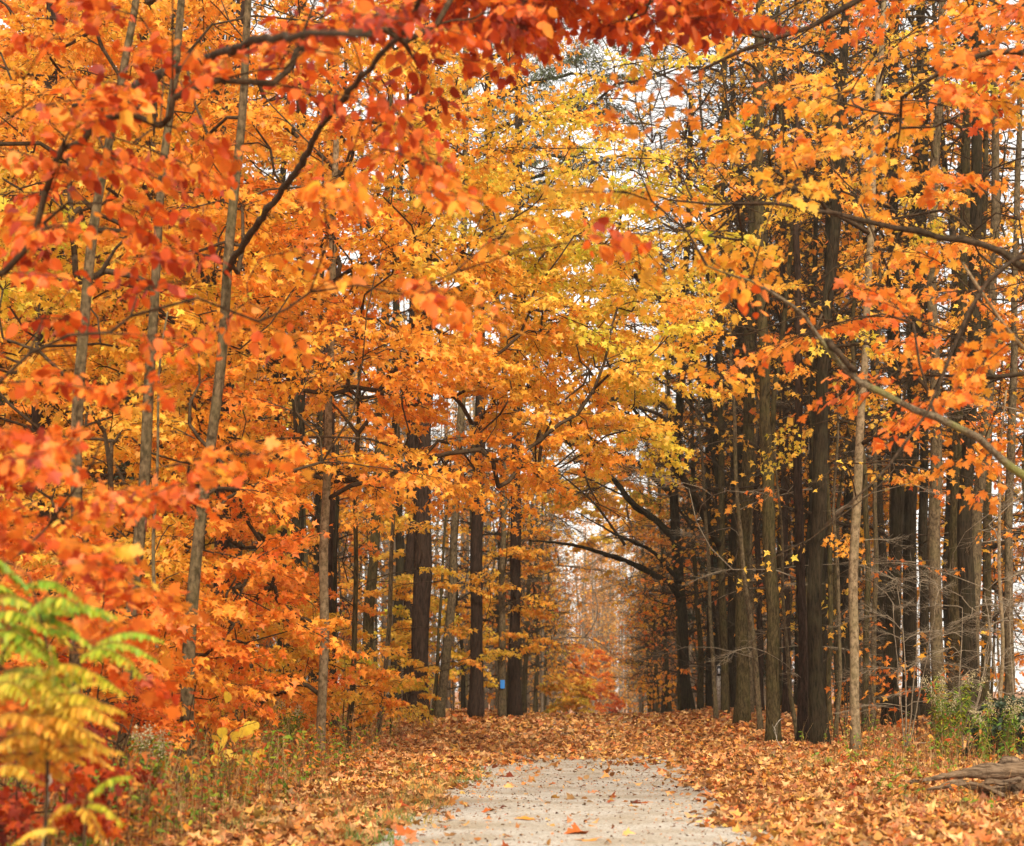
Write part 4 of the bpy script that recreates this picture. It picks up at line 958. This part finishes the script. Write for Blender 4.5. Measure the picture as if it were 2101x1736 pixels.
stick('dead_stalk', 'pale broken stalk standing upright in the lower left corner', [(88, 1750, 0), (92, 1700, 0), (98, 1640, 0), (101, 1600, 0), (102, 1575, 0)], 9.0, .008, .006, 'pale', 4, 0)
stick('dead_branch', 'bent bare twig standing in front of the greenish trunk with flared foot', [(1612, 1552, 0), (1595, 1520, 0), (1588, 1490, 0), (1602, 1475, 0)], 29, .009, .003, 'pale', 6, 4)
stick('dead_branch', 'crooked pale stick propped against the near-black trunk', [(1672, 1530, 0), (1668, 1460, 0), (1664, 1430, 0), (1668, 1400, 0)], 32.5, .012, .004, 'pale', 9, 2)

# ------------------------------------------------------------------ marker post
def flat(name, col, rough=.6):
    m, n, out = newmat(name); p = n.nodes.new('ShaderNodeBsdfPrincipled'); p.inputs['Base Color'].default_value = (*col, 1); p.inputs['Roughness'].default_value = rough; n.links.new(p.outputs[0], out.inputs[0]); return m
def boxbuf(b, c, s, ch=.0):
    x, y, z = s; v = []
    for dz in (-1, 1):
        for dx, dy in ((-1, -1), (1, -1), (1, 1), (-1, 1)): v.append((c[0]+dx*(x/2-ch*(dz > 0)), c[1]+dy*(y/2-ch*(dz > 0)), c[2]+dz*z/2))
    b.add(v, None, [(0, 3, 2, 1), (4, 5, 6, 7), (0, 1, 5, 4), (1, 2, 6, 5), (2, 3, 7, 6), (3, 0, 4, 7)])
def marker():
    Y = 44.5; X = (1474.5-CX)/F*Y; z = float(gz(X, Y)); b0 = np.array([X, Y, z]); root = empty('marker_post', b0, 'short pale wooden post with a small black plaque, right of the path', 'signpost')
    b = Buf(); boxbuf(b, b0+[0, 0, .58], (.095, .095, 1.26)); boxbuf(b, b0+[0, 0, 1.235], (.095, .095, .05), .02); b.build('post', BK['pale'], root, b0)
    b = Buf(); boxbuf(b, b0+[0, -.056, 1.1], (.1, .014, .26)); pl = b.build('plaque', flat('black_plastic', (.012, .012, .014), .4), root, b0)
    b = Buf(); c = b0+[0, -.0665, 1.12]; b.add([c+[-.018, 0, -.05], c+[.018, 0, -.05], c+[.018, 0, .0], c+[-.018, 0, .0]], None, [(0, 1, 2, 3)]); b.add([c+[-.035, 0, .0], c+[.035, 0, .0], c+[0, 0, .055]], [(0, 1, 2)])
    b.add([c+[-.03, 0, -.085], c+[.03, 0, -.085], c+[.03, 0, -.065], c+[-.03, 0, -.065]], None, [(0, 1, 2, 3)])
    o = b.build('symbol', flat('white_print', (.7, .7, .68)), root, b0); mw = o.matrix_world.copy(); o.parent = pl
marker()

# ------------------------------------------------------------------ leaves lying on the path, one by one
for i, (px, py, hue, dark, sz, cu, lb_) in enumerate([(1186, 1713, .3, .55, .2, 3, 'large curled brown leaf on the bare path near the bottom edge'), (1210, 1699, .68, .6, .15, 2, 'folded yellow leaf just behind the large curled brown leaf'), (1208, 1727, .62, .7, .2, 1, 'broad yellow-orange leaf lying flat in front of the curled brown leaf'),
        (922, 1684, .4, .7, .16, 2.5, 'orange-brown leaf near the left side of the bare path'), (998, 1669, .3, .6, .12, 3, 'small rusty leaf behind the orange-brown one on the path'), (1026, 1661, .1, .2, .1, 3, 'tiny near-black curled leaf on the left half of the path'), (1078, 1685, .62, .75, .2, .6, 'pale orange leaf lying flat in the middle of the path'),
        (1047, 1596, .1, .25, .2, 4, 'dark curled leaf standing up at the far left of the bare grit'), (1252, 1639, .25, .35, .15, 3, 'dark brown leaf on the right half of the path'), (1301, 1651, .1, .2, .15, 2, 'thin black leaf on the right of the path'), (867, 1708, .65, .8, .18, 2, 'tan leaf at the lower left edge of the path'),
        (833, 1718, .3, .5, .2, 4, 'curled brown leaf tipped upright at the lower left path edge'), (1385, 1600, .65, .75, .16, 1, 'flat yellow leaf toward the right edge of the path')]):
    Y = base_at(px, py); X = (px-CX)/F*Y; p = np.array([X, Y, float(gz(X, Y))+.022]); g = np.random.default_rng(i); b = Buf(); th = g.uniform(0, 6.28)
    T_ = np.array([math.cos(th), math.sin(th)*.6, .12*cu]); leaves(b, p[None]-T_*sz*.4, T_[None], np.array([[g.normal(0, .12*cu), -.1*cu, 1]]), sz, hue_col(np.array([hue]))*dark, MAPLE, cu)
    T2 = unit(T_[None])[0]; b.tube([p-T_*sz*.4, p-T_*sz*.4-T2*.05+[0, 0, .004]], .002, 4, True, srgb(150, 80, 40))
    o = b.build('fallen_leaf', M_LITTER, None, p, False, True); o.location = p; tag(o, lb_, 'leaf', 'single leaves lying on the bare path')

# ------------------------------------------------------------------ undergrowth and grass, nobody could count them
def undergrowth():
    g = np.random.default_rng(55); b = Buf(); gb = Buf()
    def stalks(n, Y0, Y1, xa, xb, h0, h1, cols, leafy, green=.35):
        for _ in range(n):
            Y = g.uniform(Y0, Y1); X = xa(Y)+(xb(Y)-xa(Y))*g.random()
            z = float(gz(X, Y)); H = g.uniform(h0, h1); a = g.uniform(0, 6.28); l = H*g.uniform(.05, .5)
            P = np.array([[X, Y, z-.02], [X+l*.3*math.cos(a), Y+l*.3*math.sin(a), z+H*.55], [X+l*math.cos(a), Y+l*math.sin(a), z+H]]); c = cols[g.integers(len(cols))]
            b.tube(P, [.0035, .0028, .0012], 3, False, np.array(c)*g.uniform(.6, 1.1))
            if g.random() < leafy:
                m = int(g.integers(4, 12)); u = g.uniform(.2, 1, m); PP = np.stack([np.interp(u*2, np.arange(3), P[:, q]) for q in range(3)], 1); aa = g.uniform(0, 6.28, m)
                r_ = g.random(); C = hue_col(np.full(m, 1.5 if r_ < .45 else (.2 if r_ < .6 else .6))+g.normal(0, .1, m))*g.uniform(.35, .8)
                leaves(b, PP, np.stack([np.cos(aa), np.sin(aa), g.uniform(-.8, .4, m)], 1), np.stack([0*u, -.3+0*u, 1+0*u], 1)+g.normal(0, .4, (m, 3)), g.uniform(.04, .09, m), C, OVAL, 1.5, .8)
    straw = [srgb(190, 140, 80), srgb(140, 90, 50), srgb(110, 70, 40), srgb(205, 170, 110)]
    stalks(2600, 11, 26, lambda Y: -.32*Y, lambda Y: pathc(Y)-2.6-.02*Y, .15, .75, straw, .6)
    stalks(1500, 24, 40, lambda Y: -.32*Y, lambda Y: pathc(Y)-3.4, .2, .9, straw, .35)
    stalks(700, 20, 34, lambda Y: pathc(Y)+3.9, lambda Y: .33*Y, .12, .7, straw, .35)
    stalks(260, 15, 24, lambda Y: pathc(Y)+2.9, lambda Y: .33*Y, .08, .35, straw, .3)
    o = b.build('undergrowth', M_GREEN, None, None, False, True); tag(o, 'brown stalks and small weeds growing through the fallen leaves', 'undergrowth', None, 'stuff')
    def tufts(n, Y0, Y1, xa, xb):
        for _ in range(n):
            Y = g.uniform(Y0, Y1); X = xa(Y)+(xb(Y)-xa(Y))*g.random(); m = int(g.integers(12, 40)); R_ = g.uniform(.04, .16)
            x = X+g.normal(0, R_, m); y = Y+g.normal(0, R_, m); z = gz(x, y)
            T_ = np.stack([g.normal(0, .45, m), g.normal(0, .45, m), np.ones(m)], 1); r_ = g.random()
            c = srgb(110, 130, 50) if r_ < .45 else srgb(190, 160, 85); C = np.tile(c, (m, 1))*g.uniform(.5, 1.0, (m, 1))
            leaves(gb, np.stack([x, y, z], 1), T_, np.tile([[0, -1, .2]], (m, 1))+g.normal(0, .4, (m, 3)), g.uniform(.05, .17, m), C, BLADE, 1.5, .07)
    tufts(110, 12.5, 24, lambda Y: pathc(Y)-3.4, lambda Y: pathc(Y)-1.4)
    tufts(26, 13, 22, lambda Y: pathc(Y)-2.1, lambda Y: pathc(Y)-1.5)
    tufts(60, 19, 27, lambda Y: pathc(Y)+2.6, lambda Y: pathc(Y)+5.0)
    tufts(25, 13, 18, lambda Y: pathc(Y)+1.6, lambda Y: pathc(Y)+4)
    o = gb.build('grass', M_GREEN, None, None, False, True); tag(o, 'short green and straw grass along the edges of the path', 'grass', None, 'stuff')
undergrowth()

# ------------------------------------------------------------------ thin autumn air
def haze():
    b = Buf(); lo = -62.0; x0, x1, y0, y1, z1 = -140, 160, -20, 320, 34
    boxbuf(b, ((x0+x1)/2, (y0+y1)/2, (lo+z1)/2), (x1-x0, y1-y0, z1-lo))
    m = bpy.data.materials.new('haze'); m.use_nodes = True; n = m.node_tree; n.nodes.clear(); o = n.nodes.new('ShaderNodeOutputMaterial')
    v = n.nodes.new('ShaderNodeVolumePrincipled'); v.inputs['Density'].default_value = .0005; v.inputs['Color'].default_value = (.95, .86, .7, 1); v.inputs['Anisotropy'].default_value = .3
    n.links.new(v.outputs[0], o.inputs['Volume']); h = b.build('haze', m); tag(h, kind='stuff')
haze()
